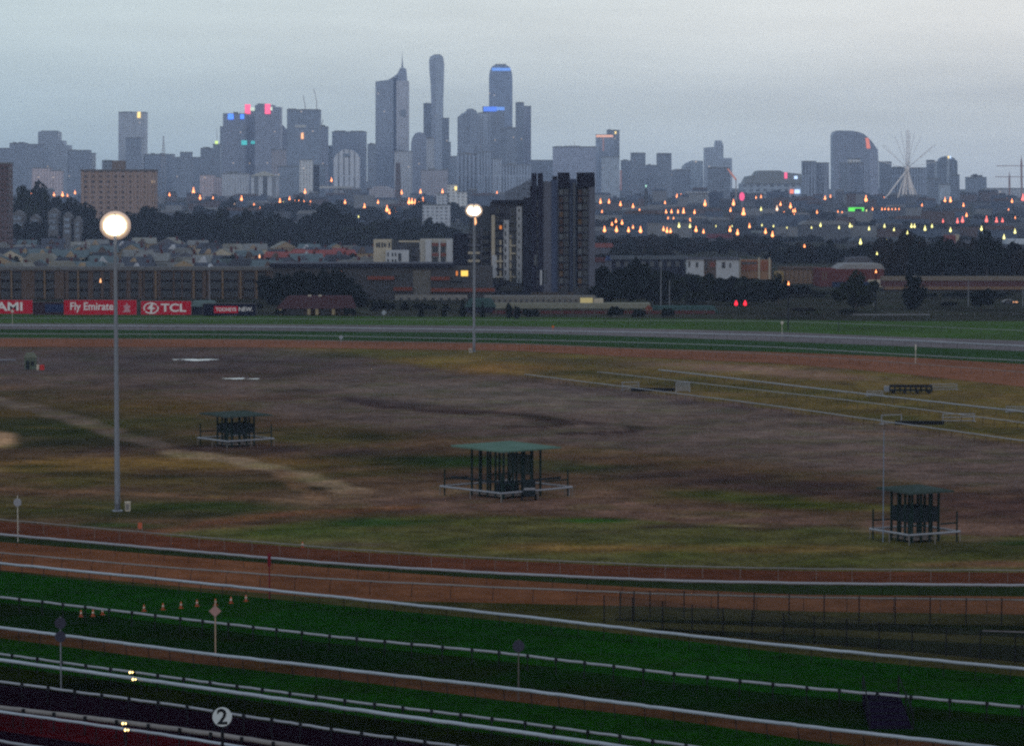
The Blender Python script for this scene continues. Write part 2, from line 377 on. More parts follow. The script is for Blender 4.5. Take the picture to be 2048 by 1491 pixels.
    for k in range(46):
        x = rng.uniform(-100, 2100); y = rng.uniform(705, 1110); s_ = (y-600)/300
        ell(x, y, rng.uniform(30, 150), rng.uniform(1.2, 3.6)*s_, [(44, 38, 32), (84, 68, 46), (40, 44, 28), (78, 66, 58)][k % 4], .55, .7, rng.uniform(-.01, .05))
    path([(560, 940), (600, 975), (640, 1000)], 5, (88, 70, 56), .7); path([(710, 985), (860, 985), (1000, 978)], 4, (96, 78, 66), .6)
    C *= (C / C.mean((0, 1)))**.06
    C *= (1 + .16*wob[..., None]*np.array([1, .9, .8])[None, None])
    # world points
    a = (PX-1024)/FPX; b = (745.5-PY)/FPX; tt = (0.0-CAMZ)/(-sp+b*cp); X = a*tt; Y = (cp+b*sp)*tt
    n = len(xs); V = np.stack([X, Y, np.full(X.shape, .02)], -1).reshape(-1, 3)
    F = [(j*n+i, (j+1)*n+i, (j+1)*n+i+1, j*n+i+1) for j in range(J-1) for i in range(n-1)]
    me = bpy.data.meshes.new('infield'); me.from_pydata(V.tolist(), [], F)
    at_ = me.color_attributes.new('soil', 'FLOAT_COLOR', 'POINT')
    at_.data.foreach_set('color', np.concatenate([np.clip(C.reshape(-1, 3), .002, .9), np.ones((V.shape[0], 1))], 1).ravel())
    me.materials.append(ground_mat('infield_soil', scales=((.05, .28), (.35, .4), (2.5, .6)), tint=(.88, 1.0, .8)))
    for p in me.polygons: p.use_smooth = True
    tag(tag_link(me, 'infield'), kind='structure')
def tag_link(me, name):
    o = bpy.data.objects.new(name, me); col.objects.link(o); return o
infield()
ZL = [.03]
def strip(name, a, b, m, x0=-700, x1=2750):
    ZL[0] += .006; mb = MB()
    xs, A_ = smoothline(a, x0, x1, 25); _, B_ = smoothline(b, x0, x1, 25)
    for x, ya, yb in zip(xs, A_, B_):
        for k in range(5): 
            y = ya + (yb-ya)*k/4
            p = gnd(x, y, ZL[0]); mb.v.append(tuple(p))
    for i in range(len(xs)-1):
        for k in range(4):
            q = i*5+k; mb.f.append((q, q+1, q+6, q+5))
    o = mb.build(name, m); return tag(o, kind='structure')
X7 = [0, 512, 1040, 1290, 1560, 1778, 2048]
def L7(*ys): return list(zip(X7, ys))
turfF = ground_mat('far_turf', base=G(44, 64, 34), scales=((.03, .25), (.3, .2), (2, .3)))
sandF = ground_mat('far_sand', base=G(92, 64, 52), scales=((.03, .2), (.3, .2), (2, .25)), tint=(.9, .88, .86))
trackG = ground_mat('grey_track', base=G(78, 78, 86), scales=((.02, .2), (.2, .2), (2, .2)), tint=(.95, .95, .97))
strip('grass', L7(628, 631, 634, 636, 640, 642, 642), L7(648, 650, 653, 658, 664, 674, 682), turfF)
strip('road', L7(646, 648, 652, 657, 663, 673, 681), L7(659, 662, 667, 674, 683, 691, 703), trackG)
strip('grass', L7(658, 661, 666, 673, 683, 691, 702), L7(677, 680, 687, 698, 706, 713, 729), ground_mat('far_turf_strip', base=G(32, 52, 30), scales=((.03, .25), (.3, .2), (2, .3))))
strip('sand_track', L7(675, 678, 686, 697, 704, 712, 728), L7(693, 694, 701, 715, 726, 744, 773), sandF)
X8 = [0, 350, 700, 1000, 1350, 1614, 2048]
def L8(*ys): return list(zip(X8, ys))
R1 = L8(1038, 1069, 1098, 1116, 1131, 1137, 1140)
R2 = L8(1068, 1099, 1129, 1146, 1161, 1166, 1170)
R3 = L8(1105, 1135, 1160, 1174, 1188, 1194, 1199)
R4 = L8(1126, 1160, 1196, 1227, 1267, 1295, 1337)
R5 = L8(1193, 1235, 1276, 1304, 1347, 1375, 1413)
R6 = L8(1254, 1299, 1340, 1373, 1419, 1452, 1501)
R7 = L8(1307, 1355, 1402, 1438, 1487, 1524, 1585)
R8 = L8(1319, 1367, 1417, 1458, 1507, 1545, 1610)
R9 = L8(1362, 1409, 1463, 1503, 1555, 1596, 1664)
def off(pl, d): return [(x, y+d) for x, y in pl]
strip('sand_track', off(R1, 4), off(R2, 3), ground_mat('dark_sand', base=G(66, 40, 30), scales=((.05, .2), (.4, .25), (3, .3)), tint=(.85, .85, .85)))
strip('grass', off(R2, 1), L8(1085, 1112, 1139, 1159, 1179, 1190, 1193), ground_mat('dark_verge', base=G(24, 34, 18), scales=((.05, .2), (.4, .3), (3, .4))))
strip('sand_track', L8(1083, 1111, 1138, 1158, 1178, 1189, 1192), L8(1142, 1174, 1202, 1208, 1215, 1223, 1229), ground_mat('orange_sand', base=G(82, 55, 40), scales=((.05, .2), (.4, .2), (3, .25)), tint=(.85, .82, .8)))
strip('grass', L8(1139, 1171, 1199, 1205, 1213, 1222, 1228), L8(1146, 1182, 1216, 1244, 1282, 1312, 1356), ground_mat('olive_verge', base=G(42, 42, 24), scales=((.06, .4), (.5, .35), (4, .4)), tint=(.7, .8, .6)))
strip('turf_track', L8(1142, 1178, 1212, 1240, 1278, 1310, 1352), L8(1205, 1250, 1292, 1322, 1366, 1394, 1434), ground_mat('turf', base=G(8, 41, 4), scales=((.04, .2), (.4, .3), (3, .55)), tint=(1.2, .85, .9)))
strip('grass', L8(1203, 1248, 1290, 1320, 1364, 1392, 1432), off(R6, 2), ground_mat('turf_dark', base=G(6, 25, 3), scales=((.04, .35), (.4, .25), (3, .4)), tint=(1.5, .75, .9)))
strip('path', off(R6, 0), L8(1276, 1323, 1362, 1401, 1440, 1482, 1530), ground_mat('bare_strip', base=G(56, 38, 28), scales=((.06, .3), (.5, .3), (3, .3)), tint=(.7, .8, .6)))
strip('turf_track', L8(1275, 1321, 1360, 1399, 1438, 1480, 1528), off(R8, 12), ground_mat('turf_near', base=G(8, 37, 3), scales=((.04, .2), (.4, .3), (3, .55)), tint=(1.2, .85, .9)))
strip('grass', off(R8, 11), L8(1368, 1415, 1469, 1508, 1560, 1600, 1668), ground_mat('rough_grass', base=G(11, 19, 0), scales=((.1, .5), (.8, .4), (4, .4)), tint=(.6, .7, .5)))
strip('road', L8(1367, 1414, 1468, 1507, 1559, 1599, 1667), L8(1420, 1471, 1540, 1570, 1620, 1660, 1720), ground_mat('asphalt', base=G(12, 3, 12), scales=((.1, .2), (.8, .15), (6, .3)), tint=(1, .9, 1)))
strip('path', L8(1416, 1467, 1536, 1566, 1616, 1656, 1716), L8(1461, 1512, 1580, 1610, 1660, 1700, 1760), ground_mat('red_strip', base=G(42, 6, 12), scales=((.1, .2), (.8, .2), (6, .3)), tint=(.8, .9, .9)))
strip('road', L8(1460, 1511, 1579, 1609, 1659, 1699, 1759), L8(1620, 1660, 1700, 1740, 1800, 1840, 1900), MATS['asphalt'])
# puddles
wm = bpy.data.materials.new('water'); wm.use_nodes = True; b_ = wm.node_tree.nodes['Principled BSDF']; b_.inputs['Base Color'].default_value = (.12, .13, .14, 1); b_.inputs['Roughness'].default_value = .06; b_.inputs['IOR'].default_value = 1.5
def puddle(x, y, rx, ry):
    c = gnd(x, y); mb = MB(); pts = []
    a = gnd(x+rx, y).x - c.x; b2 = (gnd(x, y-ry).y - gnd(x, y+ry).y)/2
    for k in range(36):
        t = 2*math.pi*k/36; r = 1 + .22*math.sin(3*t+x) + .12*math.sin(7*t)
        pts.append((c.x + a*r*math.cos(t), c.y + b2*r*math.sin(t), .045))
    mb.v = pts; mb.f = [tuple(range(36))]
    tag(mb.build('puddle', wm), kind='structure')
puddle(396, 719.5, 34, 1.6); puddle(352, 719, 8, .6); puddle(470, 757, 22, 1.1); puddle(508, 757.5, 12, .7)

# ------------------------------------------------------------------ running rails
white = mat('white_rail_paint', (.22, .25, .30), rough=.4, var=.22, scale=.25, spec=.4)
greyr = mat('grey_rail_paint', (.19, .20, .235), rough=.5, var=.12, scale=.5, spec=.4)
dull = mat('weathered_rail', (.17, .16, .16), rough=.7, var=.2, scale=.5)
dark = mat('dark_steel', (.012, .013, .016), rough=.6, var=.2, scale=2)
dkg = mat('dark_green_steel', (.012, .024, .022), rough=.7, var=.3, scale=1)
def rail(pl, label, m, x0, x1, r=.12, h=1.1, gap=2.3, style='goose', pm=None, group=None, flat=.8, brk=None, prad=.028):
    pm = pm or dark
    xs, ys = smoothline(pl, x0, x1, 20)
    P = [gnd(x, y, h) for x, y in zip(xs, ys)]
    c = P[len(P)//2]; root = thing('running_rail', label, 'running rail', (c.x, c.y, 0), group=group)
    o = Vector((c.x, c.y, 0)); mb = MB()
    mb.tube([p-o+Vector((0, 0, random.uniform(-.018, .018))) for p in P], r, 10, flat=flat)
    mb.build('rail_bar', m, root, smooth=True)
    # posts at even steps along the rail
    acc, i, t = gap*.4, 0, []
    for a, b in zip(P[:-1], P[1:]):
        L = (b-a).length
        while acc < L:
            t.append((a + (b-a)*acc/L, (b-a).normalized())); acc += gap * random.choice((1, 1, 1, .93, 1.06))
        acc -= L
    if len(t) > 98: t = t[(len(t)-98)//2:(len(t)-98)//2+98]
    for p, d in t:
        n = Vector((d.y, -d.x, 0));  n = n if n.y < 0 else -n      # towards the stand
        q = p - o; mb = MB(); g = Vector((q.x, q.y, .0)); lean = d*random.uniform(-.04, .04)
        if style == 'goose':
            mb.tube([g + n*.42 - Vector((0,0,.15)), g + n*.38 + Vector((0, 0, .6*h)) + lean, g + n*.26 + Vector((0, 0, .9*h)) + lean, q - Vector((0,0,.02))], prad, 6)
        elif style == 'block':
            s = r*1.0
            mb.tube([g + n*(r+.07) - Vector((0,0,.15)) + lean, q + n*(r+.07) + Vector((0,0,r*.9))], prad*1.5, 6)
            v = q + n*(r+.05); mb.box(v.x-.09, v.y-.05, v.z-.13, v.x+.09, v.y+.05, v.z+.15)
        elif style == 'lean':
            mb.tube([g + n*.10 + d*.22 - Vector((0,0,.15)), q - Vector((0,0,r*.5))], prad, 6)
        else:
            mb.tube([g - Vector((0,0,.15)), q], prad, 6)
        mb.build('post', pm, root)
    return root
XA, XB = -260, 2310
rail(R1, 'thin weathered rail between the infield meadow and the dark sand', dull, XA, XB, r=.07, style='post', pm=dull, gap=3.2, prad=.02)
rail(R2, 'pale rail along the dark verge between the two sand tracks', greyr, XA, XB, r=.14, style='post', gap=3.0, prad=.02)
rail(R3, 'thin rail on bent posts standing in the orange sand', dull, XA, XB, r=.09, style='goose', gap=3.6)
rail(R4, 'bright white rail at the top edge of the green turf', white, XA, XB, r=.14, style='post', gap=2.5)
rail(R5, 'grey rail with dark clamps running through the turf', greyr, XA, XB, r=.11, style='block', gap=2.4)
rail(R6, 'bright white rail along the bare brown strip, leaning posts', white, XA, XB, r=.14, style='lean', gap=2.15)
rail(R7, 'grey clamped rail just behind the lower white rail', greyr, XA, 1700, r=.10, style='block', gap=2.3)
rail(R8, 'white rail at the top of the rough bank above the asphalt', white, XA, 1650, r=.15, style='post', gap=2.3)
rail(R9, 'grey clamped rail along the edge of the black asphalt', greyr, XA, 1400, r=.10, style='block', gap=2.3)
R10 = L8(1414, 1456, 1508, 1552, 1605, 1648, 1715); R11 = L8(1422, 1471, 1530, 1580, 1636, 1680, 1750); R12 = L8(1481, 1536, 1600, 1650, 1700, 1750, 1800)
rail(R10, 'wide dull rail behind the lowest white rail', dull, XA, 1000, r=.17, style='block', gap=2.4, flat=.9)
rail(R11, 'lowest white rail above the dark red strip', white, XA, 900, r=.11, style='post', gap=2.3)
rail(R12, 'short grey rail in the bottom left corner', greyr, XA, 500, r=.10, style='post', gap=2.3)
F1 = L7(651, 653.5, 661, 665, 671, 679, 692); F2 = L7(667, 669, 679, 685, 694, 707, 721); F3 = L7(676, 679, 687, 698, 708, 723, 744)
rail(F1, 'far pale rail above the grey track', greyr, -60, 2110, r=.26, gap=3.6, style='post', h=1.2)
rail(F2, 'far thin white rail along the strip of dark turf', greyr, -60, 2110, r=.10, gap=3.2, style='post')
rail(F3, 'far dull rail along the top of the far sand track', dull, -60, 2110, r=.08, gap=3.0, style='post')
rail(L7(636, 637, 640, 641, 642, 650, 661), 'farthest rail below the hoardings and the brick fence', greyr, -60, 2110, r=.07, gap=6, style='post', prad=.05)
rail([(1049, 748), (1512, 806), (2048, 881)], 'lowest of the three hurdle lane rails', greyr, 1049, 2300, r=.09, gap=3.0, style='post')
rail([(1194, 743), (1716, 802), (2048, 845)], 'middle of the three hurdle lane rails', greyr, 1194, 2300, r=.08, gap=3.0, style='post')
rail([(1317, 739), (1716, 786), (2048, 823)], 'uppermost and whitest of the hurdle lane rails', greyr, 1317, 2300, r=.14, gap=3.4, style='post')

# ------------------------------------------------------------------ floodlight masts
flood = emis('floodlight_lens', (1, .93, .78), 28, True)
refl = mat('lamp_reflector', (.85, .62, .36), rough=.35, var=.03, metal=.0)
polem = mat('galvanised_pole', (.14, .155, .19), rough=.5, var=.15, scale=.4, spec=.4)
glow = emis('warm_halo', (1, .78, .5), 1.1); glow2 = emis('dim_halo', (.8, .54, .34), .5); glow3 = emis('faint_halo', (.7, .5, .4), .2)
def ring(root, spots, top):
    # added emissive rings imitating the glow that fades out round the lamps
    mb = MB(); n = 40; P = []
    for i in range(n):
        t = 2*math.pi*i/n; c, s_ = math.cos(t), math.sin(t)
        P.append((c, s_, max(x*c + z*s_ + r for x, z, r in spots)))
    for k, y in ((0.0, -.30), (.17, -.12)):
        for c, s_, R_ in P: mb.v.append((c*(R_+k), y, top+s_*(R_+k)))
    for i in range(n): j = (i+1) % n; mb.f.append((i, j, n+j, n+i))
    mb.build('halo_skirt', glow, root, smooth=True)
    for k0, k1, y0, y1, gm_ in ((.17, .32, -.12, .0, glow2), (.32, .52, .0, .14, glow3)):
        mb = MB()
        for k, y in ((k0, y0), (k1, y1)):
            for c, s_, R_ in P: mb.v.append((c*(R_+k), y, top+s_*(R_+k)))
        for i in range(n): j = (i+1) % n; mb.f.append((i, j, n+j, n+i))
        mb.build('halo_ring', gm_, root, smooth=True)
def mast(px, pyb, lampy, label, spots, r0, wr):
    b = gnd(px, pyb); top = at(px, lampy, b.y).z
    root = thing('floodlight_mast', label, 'floodlight', b)
    mb = MB(); n = 14
    mb.tube([(0, 0, top*k/n - (.2 if k == 0 else 0)) for k in range(n+1)], [r0*(1-.5*k/n) for k in range(n+1)], 14); mb.build('pole', polem, root, smooth=True)
    MB().lathe([(r0*1.9, -.1), (r0*1.9, .12), (r0*1.2, .16)], 16).build('base_plate', polem, root)
    MB().box(-r0*.5, -r0-.06, .8, r0*.5, -r0+.1, 1.6).build('access_door', polem, root)
    hf = MB(); hf.box(-wr, -.1, top-.08, wr, .1, top+.08); hf.box(-.1, -.15, top-1.2, .1, .15, top+1.2)
    hf.build('head_frame', polem, root)
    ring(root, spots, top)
    for sx, sz, sr in spots:
        hs = MB(); hs.v = []; 
        prof = [(sr*.35, .55), (sr*.8, .3), (sr, 0)]
        seg = 18; nn = len(hs.v)
        for rr, yy in prof:
            for i in range(seg):
                t = 2*math.pi*i/seg; hs.v.append((sx+rr*math.cos(t), yy-.25, top+sz+rr*math.sin(t)))
        for j in range(2):
            for i in range(seg):
                i2 = (i+1) % seg; hs.f.append((j*seg+i, j*seg+i2, (j+1)*seg+i2, (j+1)*seg+i))
        hs.f.append(tuple(range(seg))); h = hs.build('lamp_housing', refl, root, smooth=True)
        ln = MB(); ln.v = [(sx+sr*.97*math.cos(2*math.pi*i/seg), -.26, top+sz+sr*.97*math.sin(2*math.pi*i/seg)) for i in range(seg)]
        ln.v += [(sx+sr*.6*math.cos(2*math.pi*i/seg), -.42, top+sz+sr*.6*math.sin(2*math.pi*i/seg)) for i in range(seg)]
        ln.f = [(i, (i+1) % seg, seg+(i+1) % seg, seg+i) for i in range(seg)] + [tuple(range(seg, 2*seg))]
        l = ln.build('lens', flood, h)
    return root
s1 = [(0, 0, .33)] + [(.46*math.cos(k*math.pi/3), .40*math.sin(k*math.pi/3), .30) for k in range(6)] + [(.82*math.cos((k+.5)*math.pi/7), .69*math.sin((k+.5)*math.pi/7), .27) for k in range(14)]
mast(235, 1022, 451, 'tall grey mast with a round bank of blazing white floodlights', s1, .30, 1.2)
s2 = [(x*.85, z*.8, r*.85) for x, z, r in [(-.75, .35, .55), (.75, .35, .55), (-.6, -.45, .6), (.6, -.45, .6), (0, -.2, .62), (-1.05, -.1, .5), (1.05, -.1, .5), (0, -.65, .5)]]
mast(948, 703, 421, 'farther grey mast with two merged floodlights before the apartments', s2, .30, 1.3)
cab = mat('cream_cabinet', (.42, .38, .32), var=.1)
def cabinet(x0, x1, y0, y1, label):
    b = gnd((x0+x1)/2, y1); s = b.y/FPX; w = (x1-x0)*s; h = (y1-y0)*s
    r = thing('electrical_cabinet', label, 'cabinet', b)
    MB().box(-w/2, 0, 0, w/2, .5, h).build('body', cab, r, bevel=.02); MB().box(-w/2-.04, -.05, h, w/2+.04, .55, h+.06).build('lid', cab, r); MB().box(-w*.35, -.02, .15, w*.35, .0, h-.15).build('door', dull, r)
cabinet(250, 260, 1004, 1022, 'small cream cabinet at the foot of the near mast'); cabinet(937.5, 944, 697, 705, 'small cream cabinet at the foot of the far mast')

# ------------------------------------------------------------------ pavilions in the infield
teal = mat('teal_sheet_roof', G(66, 90, 88), rough=.6, var=.18, scale=.5)
teal2 = mat('dark_teal_roof', G(44, 56, 58), rough=.6, var=.2, scale=.5)
barnw = mat('dark_board', (.014, .02, .024), var=.3)  # one dark colour for boards, panels and doors
worn = mat('worn_timber', (.14, .12, .11), var=.3, scale=3)
def pavilion(px, pyb, rot, side, eave, label, roofm, box, ring, qr=.72):
    b = gnd(px, pyb); c = (b.x, b.y + side*.55, 0)
    root = thing('infield_pavilion', label, 'pavilion', c, rot); h = side/2
    rf = MB(); rf.v = [(-h, -h, eave), (h, -h, eave), (h, h, eave+.1), (-h, h, eave+.1), (-h, -h, eave+.16), (h, -h, eave+.16), (h, h, eave+.3), (-h, h, eave+.3)]
    rf.f = [(0,3,2,1),(4,5,6,7),(0,1,5,4),(1,2,6,5),(2,3,7,6),(3,0,4,7)]
    rf.build('roof', roofm, root)
    q = h*qr; n = 4 if qr > .61 else 3
    for i in range(n+1):
        for j in range(n+1):
            if i in (0, n) or j in (0, n):
                x, y = -q+2*q*i/n, -q+2*q*j/n
                MB().box(x-.09, y-.09, 0, x+.09, y+.09, eave).build('post', dkg, root)
    # boarded band under the eave line, open above
    z0, z1 = box
    if z1 > z0:
        for w, (x0, y0, x1, y1) in enumerate([(-q, -q-.05, q, -q+.0), (-q, q, q, q+.05), (-q-.05, -q, -q, q), (q, -q, q+.05, q)]):
            MB().box(x0+.01, y0+.01, z0, x1-.01, y1-.01, z1).build('wall_panel', barnw, root)
    fl = MB().box(-q, -q, .25, q, q, .4).build('floor_deck', worn, root)
    if qr > .61: MB().box(-q*.55, -.5, .4, q*.55, .3, 1.35).build('counter', barnw, root)
    # ring rail around it
    R = ring
    pts = [(-R, -R), (0, -R*1.02), (R, -R), (R, 0), (R, R), (0, R), (-R, R), (-R, 0)]
    rb = MB(); P = [(x, y, 1.0) for x, y in pts] + [(pts[0][0], pts[0][1], 1.0)]
    for a, b2 in zip(P[:-1], P[1:]): rb.tube([a, b2], .11, 8)
    rb.build('ring_rail', greyr, root)
    for x, y in pts:
        MB().tube([(x, y, 0), (x, y, 1.0)], .05, 6).build('rail_post', dull, root)
    for x, y in [(-R*.93, -R*.93), (R*.93, -R*.93), (R*.93, R*.93), (-R*.93, R*.93)]:
        MB().tube([(x, y, 0), (x, y, 2.9)], .09, 6).build('outer_post', dkg, root)
        MB().box(min(x, 0)*.7+x*.3, y-.04, 1.75, max(x, 0)*.7+x*.3, y+.04, 1.9).build('brace', dkg, root)
    return root
pavilion(466, 896, math.radians(38), 6.9, 4.0, 'low dark green pavilion on the left of the infield', teal2, (1.75, 2.95), 3.6, .5)
p2 = pavilion(1012, 1000, math.radians(41), 8.5, 5.2, 'largest pavilion with a pale teal roof at the centre', teal, (0, 0), 5.1, .62)
for x, y, a in [(2.6, -1.2, 0), (2.6, .7, 0)]: MB().box(x, y, 2.2, x+.06, y+1.9, 4.4).build('wall_panel', teal2, p2)
MB().box(-4.2, -4.25, 1.9, 4.2, -4.18, 2.15).build('rail_board', barnw, p2); MB().box(-4.25, -4.1, 1.9, -4.18, 4.2, 2.15).build('rail_board', barnw, p2)
pavilion(1838, 1088, math.radians(30), 5.2, 4.7, 'dark pavilion at the right edge of the infield', teal2, (1.9, 3.3), 3.0, .6)
# parked trailer behind the big pavilion
tr = thing('feed_trailer', 'black box trailer parked at the right side of the central pavilion', 'trailer', gnd(1058, 1001), math.radians(8))
MB().box(-.65, -.4, .5, .65, .9, 2.2).build('body', barnw, tr, bevel=.05); MB().box(-.6, -.43, 1.2, .6, -.4, 1.45).build('stripe', greyr, tr)
for s in (-1, 1): MB().tube([(s*.68, .2, .35), (s*.82, .2, .35)], .35, 14).build('wheel', dark, tr)
fr = thing('gate_frame', 'small white tubular gate frame right of the central pavilion', 'gate', gnd(1134, 992))
MB().tube([(-.25, 0, 0), (-.25, 0, 1.1)], .05, 6).build('upright', dull, fr); MB().tube([(.25, 0, 0), (.25, 0, 1.1)], .05, 6).build('upright', greyr, fr); MB().tube([(-.25, 0, 1.1), (.25, 0, 1.1)], .05, 6).build('crossbar', greyr, fr)
tp = thing('flagpole', 'very thin blue grey pole beside the right pavilion', 'pole', gnd(1766, 1084))
hh = at(1766, 862, tp.location.y).z; MB().tube([(0, 0, 0), (0, 0, hh)], [.05, .035], 6).build('shaft', mat('blue_grey_pole', (.14, .19, .27), var=.1), tp); MB().lathe([(.04, hh), (.07, hh+.05), (.02, hh+.12)], 8).build('cap', polem, tp)

# ------------------------------------------------------------------ hurdles, starting gate, shed, barrel
def hurdle(x0, x1, y0, y1, label, rot=0.0, m=None, bars=4):
    b = gnd((x0+x1)/2, y1); s = b.y/FPX; w = (x1-x0)*s; h = (y1-y0)*s; m = m or greyr
    r = thing('hurdle', label, 'hurdle', b, rot, 'hurdles stored on the infield')
    MB().box(-w/2, -.06, 0, -w/2+.12, .06, h).build('upright', m, r); MB().box(w/2-.12, -.06, 0, w/2, .06, h).build('upright', m, r)
    for i in range(bars):
        z = h*(.15+.8*i/(bars-1)) if bars > 1 else h*.9
        MB().box(-w/2, -.04, z-.07, w/2, .04, z+.06).build('bar', m, r)
    MB().box(-w/2-.05, -.6, 0, -w/2+.14, .6, .1).build('foot', m, r); MB().box(w/2-.14, -.6, 0, w/2+.05, .6, .1).build('foot', m, r)
hurdle(1243, 1279, 763, 780, 'pale hurdle leaning at the left end of the lowest lane rail', .3, None, 3)
hurdle(1351, 1380, 763, 783, 'square slatted hurdle right of the leaning one', 0, None, 6)
hurdle(1733, 1766, 781, 792, 'low white hurdle against the top lane rail', 0, None, 3)
hurdle(1860, 1915, 767, 780, 'long white hurdle at the right of the dark starting stalls', .15, None, 3)
hurdle(1760, 1806, 828, 848, 'tilted hurdle left below the long dark stretcher', .35, None, 2)
hurdle(1884, 1950, 826, 843, 'wide three bar hurdle below the starting stalls', .1, None, 3)
hurdle(2012, 2060, 812, 824, 'white hurdle cut by the right edge beside the lane rail', 0, None, 3)
def beam(x0, x1, y, label):
    b = gnd((x0+x1)/2, y); w = (x1-x0)*b.y/FPX
    r = thing('timber_beam', label, 'beam', b); MB().box(-w/2, -.3, 0, w/2, .3, .5).build('beam_body', dark, r, bevel=.04); MB().box(-w/2-.05, -.35, .5, w/2+.05, .35, .56).build('cap', barnw, r)
beam(1262, 1350, 782, 'dark low beam between the leaning and the slatted hurdle'); beam(1790, 1888, 849, 'dark low beam between the two lower hurdles')
g = gnd(1822, 787); st = thing('starting_stalls', 'dark starting stalls on wheels beyond the hurdle lanes', 'starting gate', g, -.05); s = g.y/FPX; W = 84*s; H = 17*s
MB().box(-W/2, 0, H-.35, W/2, 1.6, H).build('gantry', dark, st); MB().box(-W/2-.9, .2, 0.3, -W/2, 1.2, H-.2).build('tow_box', polem, st)
for i in range(9): x = -W/2 + W*i/8; MB().box(x-.08, 0, .25, x+.08, 1.6, H-.35).build('stall_divider', dark, st)
for i in range(8): x = -W/2 + W*(i+.5)/8; MB().box(x-.45, -.02, .45, x+.45, .05, H*.55).build('stall_gate', barnw, st)
for s_ in (-.85, -.3, .3, .85): MB().tube([(s_*W/2, -.1, .3), (s_*W/2, .1, .3)], .3, 12).build('wheel', dark, st)
g = gnd(60, 739); s = g.y/FPX; sh = thing('hut', 'small grey green hut at the left edge of the dirt', 'hut', g, .1)
MB().box(-1.1*s*10, 0, 0, 1.2*s*10, 2.2, 24*s).build('wall', mat('green_grey_paint', G(66, 78, 74), var=.2), sh); MB().prism([(-12.5*s, 24*s), (13*s, 24*s), (7*s, 33*s), (-8*s, 33*s)], -.1, 2.3).build('roof', mat('pale_hut_roof', G(82, 92, 88), var=.2), sh)
MB().box(-8*s, -.05, .1, -1*s, 0, 18*s).build('door', barnw, sh); MB().box(2*s, -.05, 8*s, 8*s, 0, 17*s).build('window', dark, sh)
g = gnd(84, 740); br = thing('barrel', 'red barrel beside the grey green hut', 'barrel', g); k = .09
MB().lathe([(.42, 0), (.46, .25), (.42, .5), (.46, .75), (.42, 1.0)], 16).build('drum', mat('red_barrel_paint', (.42, .035, .03), var=.15), br); MB().lathe([(.30, .03), (.30, 1.03)], 12, (-.75, .1)).build('side_can', cab, br)
rail([(-150, 719), (0, 719.5), (46, 720)], 'dark rail running left from the grey green hut', polem, -150, 46, r=.16, gap=3, style='post')

# ------------------------------------------------------------------ marker posts, signs and cones
blk = mat('black_gloss', (.008, .008, .01), rough=.5, var=.1)
def marker(name, label, px, pyb, pyt, m, head, hm, r=.05, cat='marker post', rad=None, hy=None, back=0):
    b = gnd(px, pyb); top = at(px, pyt, b.y).z; s = b.y/FPX
    o = thing(name, label, cat, b)
    hz = at(px, hy, b.y).z if hy else top
    MB().tube([(0, 0, -.1), (0, 0, top if head != 'disc' or back else hz)], [r, r*.9], 8).build('post', m, o)
    if head == 'disc':
        R = rad*s; MB().tube([(0, -.1, hz), (0, -.04, hz)], R, 32).build('disc', hm, o)
    elif head == 'diamond':
        R = rad*s; MB().prism([(-R, hz), (0, hz-R*.95), (R, hz), (0, hz+R*.95)], -.09, -.04).build('panel', hm, o)
    elif head == 'flag':
        MB().box(-.13, -.1, top-1.0, .13, .0, top+.05).build('board', hm, o)
    return o
pale = mat('pale_paint', (.42, .40, .36), var=.1); tan = mat('tan_paint', (.30, .22, .17), var=.1)
marker('distance_marker', 'pale post with a small round disc at the left edge', 36, 1084, 990, pale, 'disc', greyr, .045, rad=8, hy=1004, back=1)
marker('distance_marker', 'dark red post standing in the sand and turf edge', 539, 1199, 1107, mat('dark_red_paint', (.12, .012, .02), var=.1), 'flag', MATS['dark_red_paint'], .055)
marker('diamond_sign', 'pinkish diamond sign on a tan pole above the cones', 431, 1311, 1200, tan, 'diamond', mat('pink_grey_panel', (.30, .18, .17), var=.08), .055, 'sign', 12.5, 1221)
o = marker('disc_sign', 'dark double disc sign on a post at the left', 122, 1380, 1232, polem, 'disc', mat('slate_disc', (.035, .035, .055), var=.1), .045, 'sign', 11.5, 1245, 1)
sx = o.location.y/FPX; zz = at(122, 1272, o.location.y).z; MB().tube([(0, -.1, zz), (0, -.04, zz)], 11*sx, 32).build('disc', MATS['slate_disc'], o)
marker('disc_sign', 'dark single disc sign on a thin post right of centre', 1037, 1402, 1277, mat('dim_post', (.09, .08, .08), var=.1), 'disc', MATS['slate_disc'], .045, 'sign', 12, 1291, 1)
o = marker('distance_sign', 'round white sign with a black number 2 on a black post', 446, 1640, 1450, blk, 'disc', mat('sign_white', (.46, .50, .54), var=.04), .09, 'sign', 19.5, 1432)
def text(body, name, m, parent, x, y, z, size, sx=1.0, bold=.0, align='CENTER', shear=0):
    c = bpy.data.curves.new(name, 'FONT'); c.body = body; c.size = size; c.align_x = align; c.align_y = 'CENTER'; c.extrude = .012; c.offset = bold; c.shear = shear
    c.materials.append(m); t = bpy.data.objects.new(name, c); col.objects.link(t); t.parent = parent; t.location = (x, y, z); t.rotation_euler = (math.pi/2, 0, 0); t.scale = (sx, 1, 1)
    bpy.context.view_layer.update(); me = bpy.data.meshes.new_from_object(t.evaluated_get(bpy.context.evaluated_depsgraph_get()))
    k = bpy.data.objects.new(name, me); col.objects.link(k); k.parent = parent; k.location = t.location; k.rotation_euler = t.rotation_euler; k.scale = t.scale
    bpy.data.objects.remove(t); bpy.data.curves.remove(c); return k
